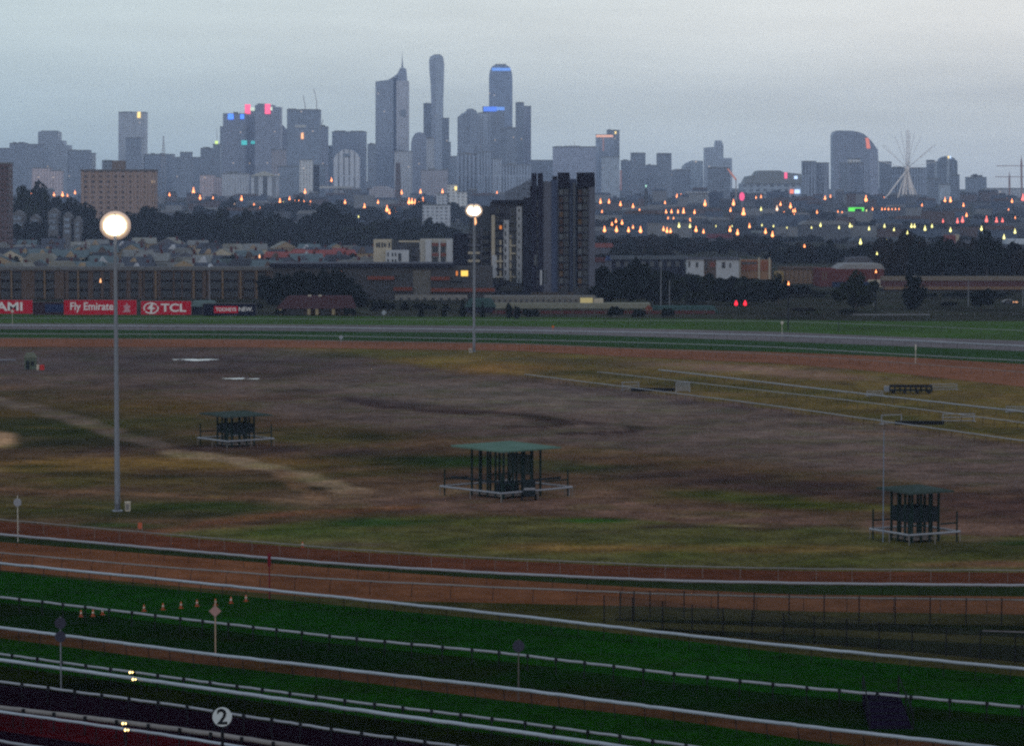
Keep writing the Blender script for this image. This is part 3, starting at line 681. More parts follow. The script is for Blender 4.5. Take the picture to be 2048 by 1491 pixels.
text('2', 'numeral', blk, o, 0, -.115, at(446, 1433, o.location.y).z, 1.12, 1.0, .02)
marker('distance_marker', 'pale post with a small head at the far rail on the right', 1564, 676, 641, pale, 'disc', pale, .07, rad=3, hy=645, back=1)
marker('distance_marker', 'thin pale post by the far sand track at the right', 1831, 727, 689, pale, 'flag', pale, .07)
marker('distance_marker', 'short white marker on the far rail near the red roofed cottage', 682, 685, 672, white, 'disc', white, .08, rad=4, hy=674, back=1)
marker('distance_marker', 'thin pale post on the far sand track left of centre', 300, 684, 650, dull, 'disc', dull, .05, rad=2, hy=652, back=1)
marker('distance_marker', 'thin pale post under the leftmost hoarding', 25, 650, 618, pale, 'disc', pale, .06, rad=3, hy=622, back=1)
marker('disc_sign', 'small round white sign in front of the hedge right of the cottage', 768, 637, 620, dull, 'disc', white, .05, 'sign', rad=4.5, hy=625, back=1)
marker('distance_marker', 'short orange marker by the far grey track', 1106, 664, 651, mat('orange_paint', (.5, .12, .03), var=.1), 'disc', MATS['orange_paint'], .06, rad=2.5, hy=653, back=1)
marker('distance_marker', 'short green post by the far rail at the right', 1677, 664, 644, teal2, 'flag', teal2, .1)
# traffic cones
orange = mat('cone_orange', (.40, .10, .05), rough=.5, var=.08); conew = mat('cone_white', (.5, .42, .38), var=.05)
def cone_proto(loc, label):
    r = thing('traffic_cone', label, 'traffic cone', loc, group='traffic cones across the turf')
    MB().box(-.2, -.2, 0, .2, .2, .05).build('base', orange, r)
    MB().lathe([(.15, .05), (.045, .68)], 14).build('cone_body', orange, r, smooth=True)
    MB().lathe([(.118, .3), (.083, .47)], 14).build('reflective_band', conew, r, smooth=True); return r
cones = [(162, 1233), (186, 1232), (205, 1229), (288, 1222), (326, 1219), (362, 1216), (394, 1212), (431, 1210), (462, 1206), (492, 1202)]
names = ['leftmost', 'second', 'third', 'fourth', 'fifth', 'sixth', 'seventh', 'eighth, behind the diamond sign', 'ninth', 'rightmost']
c0 = None
for (x, y), nm in zip(cones, names):
    lb = 'orange traffic cone on the turf, ' + nm + (' from the left' if nm in ('second','third','fourth','fifth','sixth','seventh','ninth') else (' of the row' if nm in ('leftmost', 'rightmost') else ''))
    if c0 is None: c0 = cone_proto(gnd(x, y, .06), lb); c0.scale = (.8, .8, .8)
    else: clone(c0, gnd(x, y, .06), random.random(), (.8,)*3, lb, 'traffic cones across the turf')
clone(c0, gnd(605, 1094, .03), 0, (.8, .8, .8), 'small lone orange cone at the near edge of the meadow')
g = gnd(280, 1062); bb = thing('warning_board', 'bright orange board by the meadow rail right of the mast', 'sign', g)
MB().box(-.2, 0, .25, .2, .05, .85).build('panel', orange, bb); [MB().box(x-.03, 0.05, 0, x+.03, .1, .85).build('leg', dull, bb) for x in (-.2, .2)]
# small emissive pieces added for yellow glints along the lower rails
lampy = emis('small_glint_glow', (1, .68, .25), 5)  # emission of the added glint beads
def railglint(px, py, D, label):
    p = at(px, py, D); r = thing('rail_glint', label, 'lamp', (p.x, p.y, 0))
    MB().tube([(0, 0, 0), (0, 0, p.z-.08)], .03, 6).build('post', dark, r); MB().box(-.12, -.06, p.z-.12, .12, .06, p.z+.1).build('glint_mount', polem, r)  # post and mount added to carry the glint beads
    MB().lathe([(.02, p.z-.07), (.07, p.z), (.02, p.z+.07)], 10, (-.06, -.12)).build('glint_bead', lampy, r); MB().lathe([(.02, p.z-.05), (.05, p.z), (.02, p.z+.05)], 10, (.12, -.12)).build('glint_bead', lampy, r)
d8 = gnd(268, 1356, 1.1).y; railglint(268, 1357, d8-.4, 'small yellow glint pair on the white rail above the asphalt')
railglint(262, 1343, gnd(262, 1343, 1.1).y-.4, 'faint yellow glint pair on the grey rail just behind')
railglint(253, 1458, gnd(253, 1458, 1.1).y-.4, 'small yellow glint pair on the lowest white rail'); railglint(248, 1445, gnd(248, 1445, 1.1).y-.4, 'tiny yellow glint above the lowest white rail')

# ------------------------------------------------------------------ dark mesh enclosure on the right
def enclosure():
    nodes_f = [(1208, 1246), (1265, 1250), (1325, 1258), (1384, 1266), (1446, 1272), (1504, 1278), (1567, 1283), (1628, 1290), (1693, 1296), (1758, 1302), (1824, 1309), (1892, 1315), (1960, 1321), (2030, 1328), (2100, 1335)]
    nodes_b = [(1240, 1238), (1268, 1236), (1300, 1236), (1368, 1236), (1436, 1238), (1508, 1240), (1578, 1242), (1648, 1245), (1718, 1247), (1790, 1249), (1860, 1250), (1932, 1251), (2003, 1252), (2075, 1253)]
    o = gnd(1208, 1246); root = thing('mesh_fence', 'dark wire mesh enclosure on tall posts beside the orange sand', 'fence', o)
    net = bpy.data.materials.new('wire_mesh'); net.use_nodes = True; nt = net.node_tree; b = nt.nodes['Principled BSDF']; b.inputs['Base Color'].default_value = (.006, .01, .008, 1); b.inputs['Alpha'].default_value = .14
    for nodes in (nodes_f, nodes_b):
        P = [gnd(x, y) - o for x, y in nodes]
        for p in P: MB().tube([p + Vector((0,0,-.1)), p + Vector((0, 0, 2.15))], .045, 6).build('post', dark, root)
        for z, nm in ((2.1, 'top_wire'),):
            mb = MB(); mb.tube([p + Vector((0, 0, z)) for p in P], .014, 4); mb.build(nm, dark, root)
        mb = MB()
        for a, b2 in zip(P[:-1], P[1:]): mb.quad(tuple(a + Vector((0,.05,.0))), tuple(b2 + Vector((0,.05,.0))), tuple(b2 + Vector((0,.05,2.05))), tuple(a + Vector((0,.05,2.05))))
        m_ = mb.build('mesh_panel', net, root); sm = m_.modifiers.new('s', 'SOLIDIFY'); sm.thickness = .01
enclosure()
dv = ground_mat('dark_sward', base=G(14, 20, 10), scales=((.1, .5), (.7, .45), (4, .5)), tint=(.7, .8, .6))
strip('grass', [(1260, 1237), (1500, 1241), (1800, 1247), (2048, 1250)], [(1260, 1240), (1500, 1249), (1800, 1262), (2048, 1272)], dv, 1230, 2600)
strip('grass', [(1330, 1256), (1600, 1268), (1800, 1278), (2048, 1290)], [(1330, 1259), (1600, 1282), (1800, 1298), (2048, 1322)], dv, 1300, 2600)
strip('path', [(1960, 1259), (2048, 1262), (2200, 1266)], [(1960, 1261), (2048, 1264.5), (2200, 1269)], trackG, 1965, 2400)

# ------------------------------------------------------------------ steps down by the turf
g = gnd(1786, 1462); s = g.y/FPX
pit = thing('access_ramp', 'dark purple timber ramp with handrails behind the white rail', 'ramp', g)
w0 = 47*s; dd = gnd(1786, 1412).y - g.y
pl_ = MB(); pl_.v = [(-w0, 0, .05), (w0*.86, 0, .05), (w0*1.05, dd, .95), (-w0*.55, dd, .95), (-w0, 0, 0), (w0*.86, 0, 0), (w0*1.05, dd, 0), (-w0*.55, dd, 0)]; pl_.f = [(0,1,2,3),(4,7,6,5),(0,4,5,1),(1,5,6,2),(2,6,7,3),(3,7,4,0)]
pl_.build('deck', mat('purple_timber', (.007, .004, .013), var=.3, scale=2), pit)
for k in range(6): y = dd*(k+.5)/6; MB().box(-w0*.75, y-.03, .09+.9*(k+.5)/6, w0*.9, y+.05, .13+.9*(k+.5)/6).build('tread', dark, pit)
for x, y in [(-w0*.55, dd), (w0*1.05, dd), (-w0, 0), (w0*.86, 0), (-w0*.78, dd/2), (w0*.96, dd/2)]: MB().tube([(x, y, 0), (x, y, 1.1+.9*y/dd)], .05, 6).build('handrail_post', dark, pit)
MB().tube([(-w0, 0, 1.1), (-w0*.55, dd, 2.0)], .04, 6).build('handrail', dark, pit); MB().tube([(w0*.86, 0, 1.1), (w0*1.05, dd, 2.0)], .04, 6).build('handrail', dark, pit)


# =================================================================== BUILDINGS
class Bld:
    """a building at depth Y; pieces are given in picture rows and columns at that depth and have real thickness"""
    def __init__(s, name, cat, label, Y, px, z=None, group=None, auto=None):
        s.Y = Y; s.z = gz(Y) if z is None else z
        p = at(px, py_of(Y, s.z), Y); s.o = thing(name, label, cat, (p.x, Y, s.z), group=group, auto=auto)
    def w(s, x, y, dy=0):
        p = at(x, y, s.Y + dy) if y is not None else Vector((at(x, 500, s.Y+dy).x, s.Y+dy, s.z - 3))
        return p.x - s.o.location.x, p.z - s.z
    def poly(s, name, pts, m, y0=0, y1=25, parent=None):
        P = [s.w(x, y) for x, y in pts]; mb = MB(); mb.prism(P, y0, y1)
        # outlines may run either way round
        a = sum(P[i][0]*P[(i+1) % len(P)][1] - P[(i+1) % len(P)][0]*P[i][1] for i in range(len(P)))
        if a < 0: mb.f = [tuple(reversed(f)) for f in mb.f]
        return mb.build(name, m, parent or s.o)
    def rect(s, name, x0, x1, yt, yb, m, y0=0, y1=25, parent=None):
        return s.poly(name, [(x0, yb), (x1, yb), (x1, yt), (x0, yt)], m, y0, y1, parent)
    def panel(s, name, x0, x1, yt, yb, m, out=.25, parent=None, inn=.1):
        return s.rect(name, x0, x1, yt, yb, m, -out, inn, parent)
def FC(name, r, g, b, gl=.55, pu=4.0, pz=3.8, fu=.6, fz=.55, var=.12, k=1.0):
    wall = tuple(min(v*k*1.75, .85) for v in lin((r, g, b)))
    if k == 1.0: wall = tuple(.5*a_ + .5*b_ for a_, b_ in zip(wall, (.34, .42, .55)))  # skyline walls pulled towards pale blue: distance haze put into the colour
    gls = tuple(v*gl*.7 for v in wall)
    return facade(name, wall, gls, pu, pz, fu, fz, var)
steel = FC('steel_glass', 120, 128, 138, .45, 3.2, 3.8, .7, .6)
slate = FC('slate_glass', 92, 100, 112, .5, 2.6, 3.8, .6, .8)
blue = FC('blue_glass', 88, 108, 132, .55, 6, 3.8, .85, .7)
stone = FC('pale_stone', 188, 182, 176, .5, 5, 3.6, .5, .5)
conc = FC('concrete', 150, 148, 148, .5, 4.5, 3.4, .55, .45)
brown = FC('brown_clad', 128, 112, 108, .5, 4, 3.5, .55, .5)
pink = FC('pink_lit_wall', 170, 140, 130, .55, 5, 3.5, .5, .5)  # pink of the warm light on these walls put into their colour
white_f = FC('white_fins', 205, 205, 202, .45, 6, 40, .35, .97)
dkg_f = FC('dark_glass', 58, 66, 78, .6, 3, 3.8, .8, .6)
stripe = FC('dark_striped', 98, 104, 116, .4, 7, 60, .45, .98)
cranem = mat('crane_steel', (.35, .33, .33)); plantm = mat('roof_plant', (.16, .17, .18), var=.2, scale=.05)
def em(n, r, g, b, s): return emis(n, tuple(lin((r, g, b))), s)
e_blue = em('blue_sign', 70, 130, 255, 1.7); e_pink = em('pink_sign', 255, 90, 130, 1.4); e_amb = em('amber_light', 255, 176, 120, 1.6); e_yel = em('warm_light', 255, 215, 130, 1.6)
e_green = em('green_sign', 90, 230, 70, 1.1); e_crown = em('crown_blue', 105, 155, 240, .8); e_teal = em('teal_sign', 60, 190, 190, .9); e_pw = em('pale_sign', 200, 215, 195, 1.0); e_bw = em('blue_white_sign', 190, 215, 255, 1.5); e_ob = em('orange_band', 240, 175, 150, .8); e_red = em('red_signal', 255, 30, 50, 2.2)
def sky_b(label, x0, x1, yt, m, Y, plant=None, thick=None, cat='tower', name='office_tower', pts=None, parapet=True):
    b = Bld(name, cat, label, Y, (x0+x1)/2); w = (x1-x0)*Y/FPX; th = thick or min(max(w*.8, 14), 45)
    P = [(x0, None), (x1, None)] + (pts or [(x1, yt), (x0, yt)])
    b.poly('wall', P, m, 0, th)
    if pts is None and parapet:
        b.rect('parapet', x0-.3, x1+.3, yt-1.2, yt+.6, plantm, -.5, th+.5)
    if plant:
        for q in plant: b.rect('roof_plant', q[0], q[1], q[2], (q[3] if len(q) > 3 else yt), plantm, th*.2, th*.75)
    b.th = th; return b
T = sky_b
# --- left of the skyline
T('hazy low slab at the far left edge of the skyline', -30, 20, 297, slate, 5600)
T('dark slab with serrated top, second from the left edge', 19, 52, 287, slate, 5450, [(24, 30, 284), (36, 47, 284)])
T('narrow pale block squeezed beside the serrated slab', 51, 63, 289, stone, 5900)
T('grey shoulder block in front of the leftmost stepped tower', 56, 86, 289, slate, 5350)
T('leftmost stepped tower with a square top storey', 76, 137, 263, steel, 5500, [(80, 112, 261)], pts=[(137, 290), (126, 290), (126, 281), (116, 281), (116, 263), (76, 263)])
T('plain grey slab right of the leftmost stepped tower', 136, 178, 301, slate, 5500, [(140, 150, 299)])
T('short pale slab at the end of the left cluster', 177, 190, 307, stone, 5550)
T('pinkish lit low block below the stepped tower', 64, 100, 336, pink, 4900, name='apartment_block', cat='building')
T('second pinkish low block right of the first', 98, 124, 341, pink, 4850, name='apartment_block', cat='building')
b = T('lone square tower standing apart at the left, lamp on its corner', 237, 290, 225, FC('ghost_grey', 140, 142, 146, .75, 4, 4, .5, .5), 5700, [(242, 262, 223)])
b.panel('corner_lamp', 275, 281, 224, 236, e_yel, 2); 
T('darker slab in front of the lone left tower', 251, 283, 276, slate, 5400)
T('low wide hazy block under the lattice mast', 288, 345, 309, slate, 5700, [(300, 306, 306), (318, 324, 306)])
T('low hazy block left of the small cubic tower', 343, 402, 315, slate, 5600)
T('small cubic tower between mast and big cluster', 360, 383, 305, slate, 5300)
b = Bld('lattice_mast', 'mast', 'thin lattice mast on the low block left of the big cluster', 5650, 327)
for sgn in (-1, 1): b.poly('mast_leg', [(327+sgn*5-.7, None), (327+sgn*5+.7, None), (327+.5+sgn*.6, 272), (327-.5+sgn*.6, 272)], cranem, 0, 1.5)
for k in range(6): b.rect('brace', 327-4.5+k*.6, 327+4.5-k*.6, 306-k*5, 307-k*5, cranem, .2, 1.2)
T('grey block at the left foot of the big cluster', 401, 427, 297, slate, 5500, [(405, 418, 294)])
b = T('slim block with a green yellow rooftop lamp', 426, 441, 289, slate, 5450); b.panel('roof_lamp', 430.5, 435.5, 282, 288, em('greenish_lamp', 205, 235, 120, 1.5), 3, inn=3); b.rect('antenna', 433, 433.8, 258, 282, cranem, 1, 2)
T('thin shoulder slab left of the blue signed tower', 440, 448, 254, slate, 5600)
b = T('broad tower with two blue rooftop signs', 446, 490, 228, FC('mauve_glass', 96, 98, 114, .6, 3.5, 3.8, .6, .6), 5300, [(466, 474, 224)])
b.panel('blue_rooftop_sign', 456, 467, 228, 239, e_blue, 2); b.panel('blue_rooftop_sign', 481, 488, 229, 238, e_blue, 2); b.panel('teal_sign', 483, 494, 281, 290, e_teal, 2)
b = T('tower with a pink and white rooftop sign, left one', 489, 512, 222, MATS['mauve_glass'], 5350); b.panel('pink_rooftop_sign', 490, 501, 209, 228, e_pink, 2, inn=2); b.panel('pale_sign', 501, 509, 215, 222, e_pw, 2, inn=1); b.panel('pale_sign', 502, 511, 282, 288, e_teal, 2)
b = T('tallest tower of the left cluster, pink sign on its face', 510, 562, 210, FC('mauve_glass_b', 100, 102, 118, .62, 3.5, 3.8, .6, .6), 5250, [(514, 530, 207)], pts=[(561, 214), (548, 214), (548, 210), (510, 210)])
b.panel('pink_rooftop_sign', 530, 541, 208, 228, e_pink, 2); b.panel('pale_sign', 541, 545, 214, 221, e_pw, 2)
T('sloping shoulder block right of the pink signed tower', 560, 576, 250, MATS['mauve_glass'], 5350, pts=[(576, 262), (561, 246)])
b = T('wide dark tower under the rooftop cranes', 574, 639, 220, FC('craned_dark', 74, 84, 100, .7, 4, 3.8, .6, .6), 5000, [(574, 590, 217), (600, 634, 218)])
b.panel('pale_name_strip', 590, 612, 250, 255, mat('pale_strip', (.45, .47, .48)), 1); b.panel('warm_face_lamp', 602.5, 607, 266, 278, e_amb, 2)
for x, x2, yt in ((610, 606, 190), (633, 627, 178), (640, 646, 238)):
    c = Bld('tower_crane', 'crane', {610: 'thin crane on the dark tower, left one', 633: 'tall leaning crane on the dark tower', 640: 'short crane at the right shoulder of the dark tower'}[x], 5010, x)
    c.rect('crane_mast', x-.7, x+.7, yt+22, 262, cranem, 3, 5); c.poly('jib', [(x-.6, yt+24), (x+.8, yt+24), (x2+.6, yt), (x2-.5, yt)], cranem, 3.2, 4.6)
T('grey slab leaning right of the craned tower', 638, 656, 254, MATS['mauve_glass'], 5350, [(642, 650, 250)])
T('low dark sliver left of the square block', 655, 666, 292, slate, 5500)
T('square topped block with a plain dark face', 664, 731, 264, FC('plain_grey', 90, 96, 110, .7, 4.2, 3.8, .6, .5), 5450, [(668, 690, 261), (700, 726, 261.5)])
b = T('pale domed building before the square block', 667, 718, 318, FC('dome_stone', 172, 170, 172, .55, 9, 60, .3, .97), 4800, pts=[(718, 318), (712, 306), (703, 300), (692, 298.5), (682, 301), (673, 308), (667, 318)], name='domed_building', cat='building')
b.panel('arched_window', 686, 701, 307, 314, dkg_f, .6); b.panel('podium', 640, 706, 372, 377, mat('podium_pale', (.45, .45, .45)), 10, inn=10)
b = T('low pale hall with a shallow pitched roof', 502, 555, 352, FC('hall_stone', 150, 150, 150, .4, 14, 80, .5, .97), 4500, pts=[(555, 351), (526, 343), (502, 351)], name='hall', cat='building'); b.poly('roof', [(499, 352), (557, 352), (527, 342.4)], mat('pale_hall_roof', (.42, .42, .38)), -2, 20)
T('pale narrow slab in the middle foreground of the cluster', 599, 625, 320, stone, 4700)
T('low pinkish block at the left foot of the cluster', 400, 428, 350, pink, 4750, name='apartment_block', cat='building')
T('low pinkish block with a raised corner', 427, 446, 355, pink, 4800, [(428, 436, 352)], name='apartment_block', cat='building')
T('dull wide mid rise below the blue signed tower', 444, 496, 347, conc, 4700, [(452, 474, 343)])
T('dark mid rise left of the pale narrow slab', 556, 600, 333, slate, 4900)
T('reddish topped mid rise inside the left cluster', 543, 571, 300, brown, 5150)
T('dark slab under the craned tower', 622, 650, 330, dkg_f, 5000)
T('slim dark slab left of the spired tower', 735, 752, 289, slate, 5400, [(739, 747, 286)])
b = Bld('glass_fin', 'tower', 'bright sliver of a building right of the square block', 5900, 732.5); b.rect('wall', 731.6, 733.4, 297, None, stone, 0, 10)
# --- the centre
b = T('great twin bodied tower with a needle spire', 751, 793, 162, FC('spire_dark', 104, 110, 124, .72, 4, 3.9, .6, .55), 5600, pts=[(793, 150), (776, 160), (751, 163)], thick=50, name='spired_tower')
b.rect('right_wing', 793, 817, 162, None, FC('spire_lit_side', 150, 146, 150, .82, 5, 3.9, .5, .5), -10, 40); b.rect('dark_groove', 787, 794, 156, 330, mat('groove_glass', (.05, .07, .11)), -1, 4)  # paler right wing: the light on that face is put into its colour
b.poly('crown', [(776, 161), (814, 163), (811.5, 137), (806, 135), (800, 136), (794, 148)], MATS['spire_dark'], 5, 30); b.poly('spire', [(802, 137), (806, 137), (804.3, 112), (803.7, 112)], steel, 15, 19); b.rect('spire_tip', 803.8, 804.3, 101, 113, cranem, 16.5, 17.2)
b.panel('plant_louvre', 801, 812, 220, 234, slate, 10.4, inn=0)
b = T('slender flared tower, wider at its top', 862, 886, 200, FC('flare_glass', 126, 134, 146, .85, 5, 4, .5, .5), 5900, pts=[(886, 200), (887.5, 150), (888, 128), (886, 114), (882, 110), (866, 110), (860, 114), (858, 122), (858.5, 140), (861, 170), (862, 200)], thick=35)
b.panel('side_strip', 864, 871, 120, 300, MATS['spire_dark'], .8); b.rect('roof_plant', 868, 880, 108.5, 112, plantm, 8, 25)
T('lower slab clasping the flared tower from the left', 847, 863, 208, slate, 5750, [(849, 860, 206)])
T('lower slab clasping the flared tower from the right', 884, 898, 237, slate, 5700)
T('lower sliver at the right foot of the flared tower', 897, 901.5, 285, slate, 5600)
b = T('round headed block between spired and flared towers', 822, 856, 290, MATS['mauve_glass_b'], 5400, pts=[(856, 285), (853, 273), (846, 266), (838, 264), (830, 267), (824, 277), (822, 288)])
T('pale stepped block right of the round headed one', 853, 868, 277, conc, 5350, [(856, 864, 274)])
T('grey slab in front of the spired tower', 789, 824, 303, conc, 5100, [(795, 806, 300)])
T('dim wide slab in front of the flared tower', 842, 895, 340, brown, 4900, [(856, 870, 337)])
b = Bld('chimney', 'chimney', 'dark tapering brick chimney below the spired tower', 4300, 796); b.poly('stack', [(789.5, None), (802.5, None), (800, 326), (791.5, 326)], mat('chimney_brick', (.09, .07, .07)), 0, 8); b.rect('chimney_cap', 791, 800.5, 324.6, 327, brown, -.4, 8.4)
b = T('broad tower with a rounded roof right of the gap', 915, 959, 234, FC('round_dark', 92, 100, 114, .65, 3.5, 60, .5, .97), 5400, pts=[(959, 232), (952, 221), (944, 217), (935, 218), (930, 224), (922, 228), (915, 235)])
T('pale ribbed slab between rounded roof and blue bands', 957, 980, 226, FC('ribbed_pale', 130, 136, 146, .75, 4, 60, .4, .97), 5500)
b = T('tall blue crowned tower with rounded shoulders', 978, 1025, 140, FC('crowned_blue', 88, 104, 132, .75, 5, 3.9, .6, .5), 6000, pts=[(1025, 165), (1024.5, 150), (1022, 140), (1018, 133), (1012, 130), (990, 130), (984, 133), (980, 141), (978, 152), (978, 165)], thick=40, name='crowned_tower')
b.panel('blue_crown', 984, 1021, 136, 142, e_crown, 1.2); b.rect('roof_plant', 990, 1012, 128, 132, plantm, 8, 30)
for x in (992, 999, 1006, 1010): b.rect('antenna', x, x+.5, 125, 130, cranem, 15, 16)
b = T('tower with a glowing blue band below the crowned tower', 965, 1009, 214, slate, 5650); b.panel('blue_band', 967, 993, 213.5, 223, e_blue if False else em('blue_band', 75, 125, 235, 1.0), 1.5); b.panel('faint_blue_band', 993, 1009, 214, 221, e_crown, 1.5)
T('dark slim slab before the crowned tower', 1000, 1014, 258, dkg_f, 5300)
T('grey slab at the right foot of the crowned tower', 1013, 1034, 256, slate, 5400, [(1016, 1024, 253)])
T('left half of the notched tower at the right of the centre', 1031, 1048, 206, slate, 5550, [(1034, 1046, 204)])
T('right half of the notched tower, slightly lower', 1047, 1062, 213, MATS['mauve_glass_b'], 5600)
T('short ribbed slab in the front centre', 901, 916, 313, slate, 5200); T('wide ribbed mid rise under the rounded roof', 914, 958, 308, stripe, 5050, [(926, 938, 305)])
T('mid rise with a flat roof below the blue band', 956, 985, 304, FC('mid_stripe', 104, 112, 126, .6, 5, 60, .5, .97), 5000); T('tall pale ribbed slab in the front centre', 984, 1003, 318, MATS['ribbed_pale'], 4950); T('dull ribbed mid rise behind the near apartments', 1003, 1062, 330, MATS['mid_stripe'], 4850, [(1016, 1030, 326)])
b = T('low vaulted hall below the spired tower', 738, 788, 378, brown, 4300, pts=[(788, 380), (776, 373), (762, 371), (748, 373), (738, 380)], name='hall', cat='building')
b = T('small pale building with a yellow lamp left of the mast head', 895, 914, 369, stone, 3300, name='pale_building', cat='building'); b.panel('yellow_lamp', 909.5, 914, 373, 380, e_yel, 1.5)
T('pale low block right of the yellow lamp building', 913, 934, 384, stone, 3250, name='pale_building', cat='building'); T('pale low block left of the yellow lamp building', 873, 897, 387, conc, 3300, name='pale_building', cat='building')
T('pale low wall building below the pale pair', 845, 900, 410, conc, 2800, name='warehouse', cat='building')
# --- right of the centre
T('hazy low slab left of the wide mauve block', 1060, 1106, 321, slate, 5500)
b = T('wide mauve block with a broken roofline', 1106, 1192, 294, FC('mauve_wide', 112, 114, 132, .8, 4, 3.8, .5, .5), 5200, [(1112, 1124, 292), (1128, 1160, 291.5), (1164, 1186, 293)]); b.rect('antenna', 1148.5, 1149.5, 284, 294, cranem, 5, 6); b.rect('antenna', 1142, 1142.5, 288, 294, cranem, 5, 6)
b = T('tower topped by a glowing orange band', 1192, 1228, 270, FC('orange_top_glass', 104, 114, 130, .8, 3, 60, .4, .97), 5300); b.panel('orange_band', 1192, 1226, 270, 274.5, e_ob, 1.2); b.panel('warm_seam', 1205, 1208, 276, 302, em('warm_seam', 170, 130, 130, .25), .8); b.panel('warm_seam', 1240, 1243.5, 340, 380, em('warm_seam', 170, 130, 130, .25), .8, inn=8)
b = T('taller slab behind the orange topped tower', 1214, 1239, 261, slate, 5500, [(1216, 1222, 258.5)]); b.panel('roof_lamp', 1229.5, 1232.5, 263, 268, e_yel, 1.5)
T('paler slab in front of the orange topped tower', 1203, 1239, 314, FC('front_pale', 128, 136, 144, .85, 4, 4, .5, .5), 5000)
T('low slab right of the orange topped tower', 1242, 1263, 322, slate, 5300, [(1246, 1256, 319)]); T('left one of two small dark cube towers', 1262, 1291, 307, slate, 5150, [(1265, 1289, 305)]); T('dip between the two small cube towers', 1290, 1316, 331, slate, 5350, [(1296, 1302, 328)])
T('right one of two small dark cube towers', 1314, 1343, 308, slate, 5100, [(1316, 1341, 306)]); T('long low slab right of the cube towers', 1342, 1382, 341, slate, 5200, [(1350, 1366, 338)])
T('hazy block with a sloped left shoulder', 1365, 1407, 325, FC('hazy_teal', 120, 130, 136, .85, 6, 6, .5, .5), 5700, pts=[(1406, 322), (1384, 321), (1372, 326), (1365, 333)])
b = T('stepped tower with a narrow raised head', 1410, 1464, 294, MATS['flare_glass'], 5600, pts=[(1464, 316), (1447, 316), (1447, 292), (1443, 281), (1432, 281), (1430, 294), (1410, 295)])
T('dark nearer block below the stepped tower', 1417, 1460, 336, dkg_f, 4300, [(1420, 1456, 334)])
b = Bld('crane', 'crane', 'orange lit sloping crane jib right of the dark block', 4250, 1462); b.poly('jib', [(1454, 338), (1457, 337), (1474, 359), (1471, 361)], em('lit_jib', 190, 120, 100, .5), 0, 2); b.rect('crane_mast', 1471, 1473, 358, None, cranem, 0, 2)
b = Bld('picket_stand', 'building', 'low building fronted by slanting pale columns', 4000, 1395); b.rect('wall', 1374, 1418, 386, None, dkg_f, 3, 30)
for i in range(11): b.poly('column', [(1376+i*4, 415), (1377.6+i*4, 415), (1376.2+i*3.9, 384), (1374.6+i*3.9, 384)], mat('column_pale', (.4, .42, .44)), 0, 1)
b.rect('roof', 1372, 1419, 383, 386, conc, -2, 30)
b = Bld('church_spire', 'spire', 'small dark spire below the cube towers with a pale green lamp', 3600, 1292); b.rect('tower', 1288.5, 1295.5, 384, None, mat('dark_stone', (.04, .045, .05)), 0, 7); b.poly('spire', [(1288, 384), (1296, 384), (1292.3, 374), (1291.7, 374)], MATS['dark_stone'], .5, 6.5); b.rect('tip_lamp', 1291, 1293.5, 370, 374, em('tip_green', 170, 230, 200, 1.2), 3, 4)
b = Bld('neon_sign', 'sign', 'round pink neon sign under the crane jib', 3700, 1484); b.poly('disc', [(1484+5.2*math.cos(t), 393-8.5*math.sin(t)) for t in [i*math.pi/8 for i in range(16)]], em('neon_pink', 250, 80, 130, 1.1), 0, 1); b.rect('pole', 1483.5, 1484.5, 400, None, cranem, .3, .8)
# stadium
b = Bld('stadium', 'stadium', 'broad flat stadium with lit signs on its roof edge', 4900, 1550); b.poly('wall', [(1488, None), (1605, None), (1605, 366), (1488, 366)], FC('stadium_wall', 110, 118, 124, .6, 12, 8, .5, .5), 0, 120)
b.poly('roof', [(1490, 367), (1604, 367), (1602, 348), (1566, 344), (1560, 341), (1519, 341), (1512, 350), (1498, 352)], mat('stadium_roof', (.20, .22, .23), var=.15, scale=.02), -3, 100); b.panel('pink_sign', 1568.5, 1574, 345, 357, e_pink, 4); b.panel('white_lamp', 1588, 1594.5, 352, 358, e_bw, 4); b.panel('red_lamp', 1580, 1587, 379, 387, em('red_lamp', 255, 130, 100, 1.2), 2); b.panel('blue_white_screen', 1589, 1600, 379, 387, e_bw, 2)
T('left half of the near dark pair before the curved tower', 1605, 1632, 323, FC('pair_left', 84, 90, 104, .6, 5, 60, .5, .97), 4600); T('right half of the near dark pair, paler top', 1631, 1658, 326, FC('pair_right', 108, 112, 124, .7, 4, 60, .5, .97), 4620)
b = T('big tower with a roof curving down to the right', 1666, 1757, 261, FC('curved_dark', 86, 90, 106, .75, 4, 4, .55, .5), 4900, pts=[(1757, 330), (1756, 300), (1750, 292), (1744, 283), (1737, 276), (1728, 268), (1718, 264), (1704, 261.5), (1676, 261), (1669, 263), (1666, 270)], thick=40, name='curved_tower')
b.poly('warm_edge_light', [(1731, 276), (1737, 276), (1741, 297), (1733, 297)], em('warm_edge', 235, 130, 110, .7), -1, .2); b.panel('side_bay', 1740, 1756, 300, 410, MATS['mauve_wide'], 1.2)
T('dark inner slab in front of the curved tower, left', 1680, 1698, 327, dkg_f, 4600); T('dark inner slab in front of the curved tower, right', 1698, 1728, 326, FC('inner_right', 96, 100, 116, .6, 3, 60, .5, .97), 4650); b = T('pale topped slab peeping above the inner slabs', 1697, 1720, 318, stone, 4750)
T('dark block between the curved tower and the wheel', 1760, 1783, 324, dkg_f, 4700); T('hazy wide block behind the wheel frame', 1782, 1856, 336, MATS['mid_stripe'], 5000, [(1790, 1812, 333)])
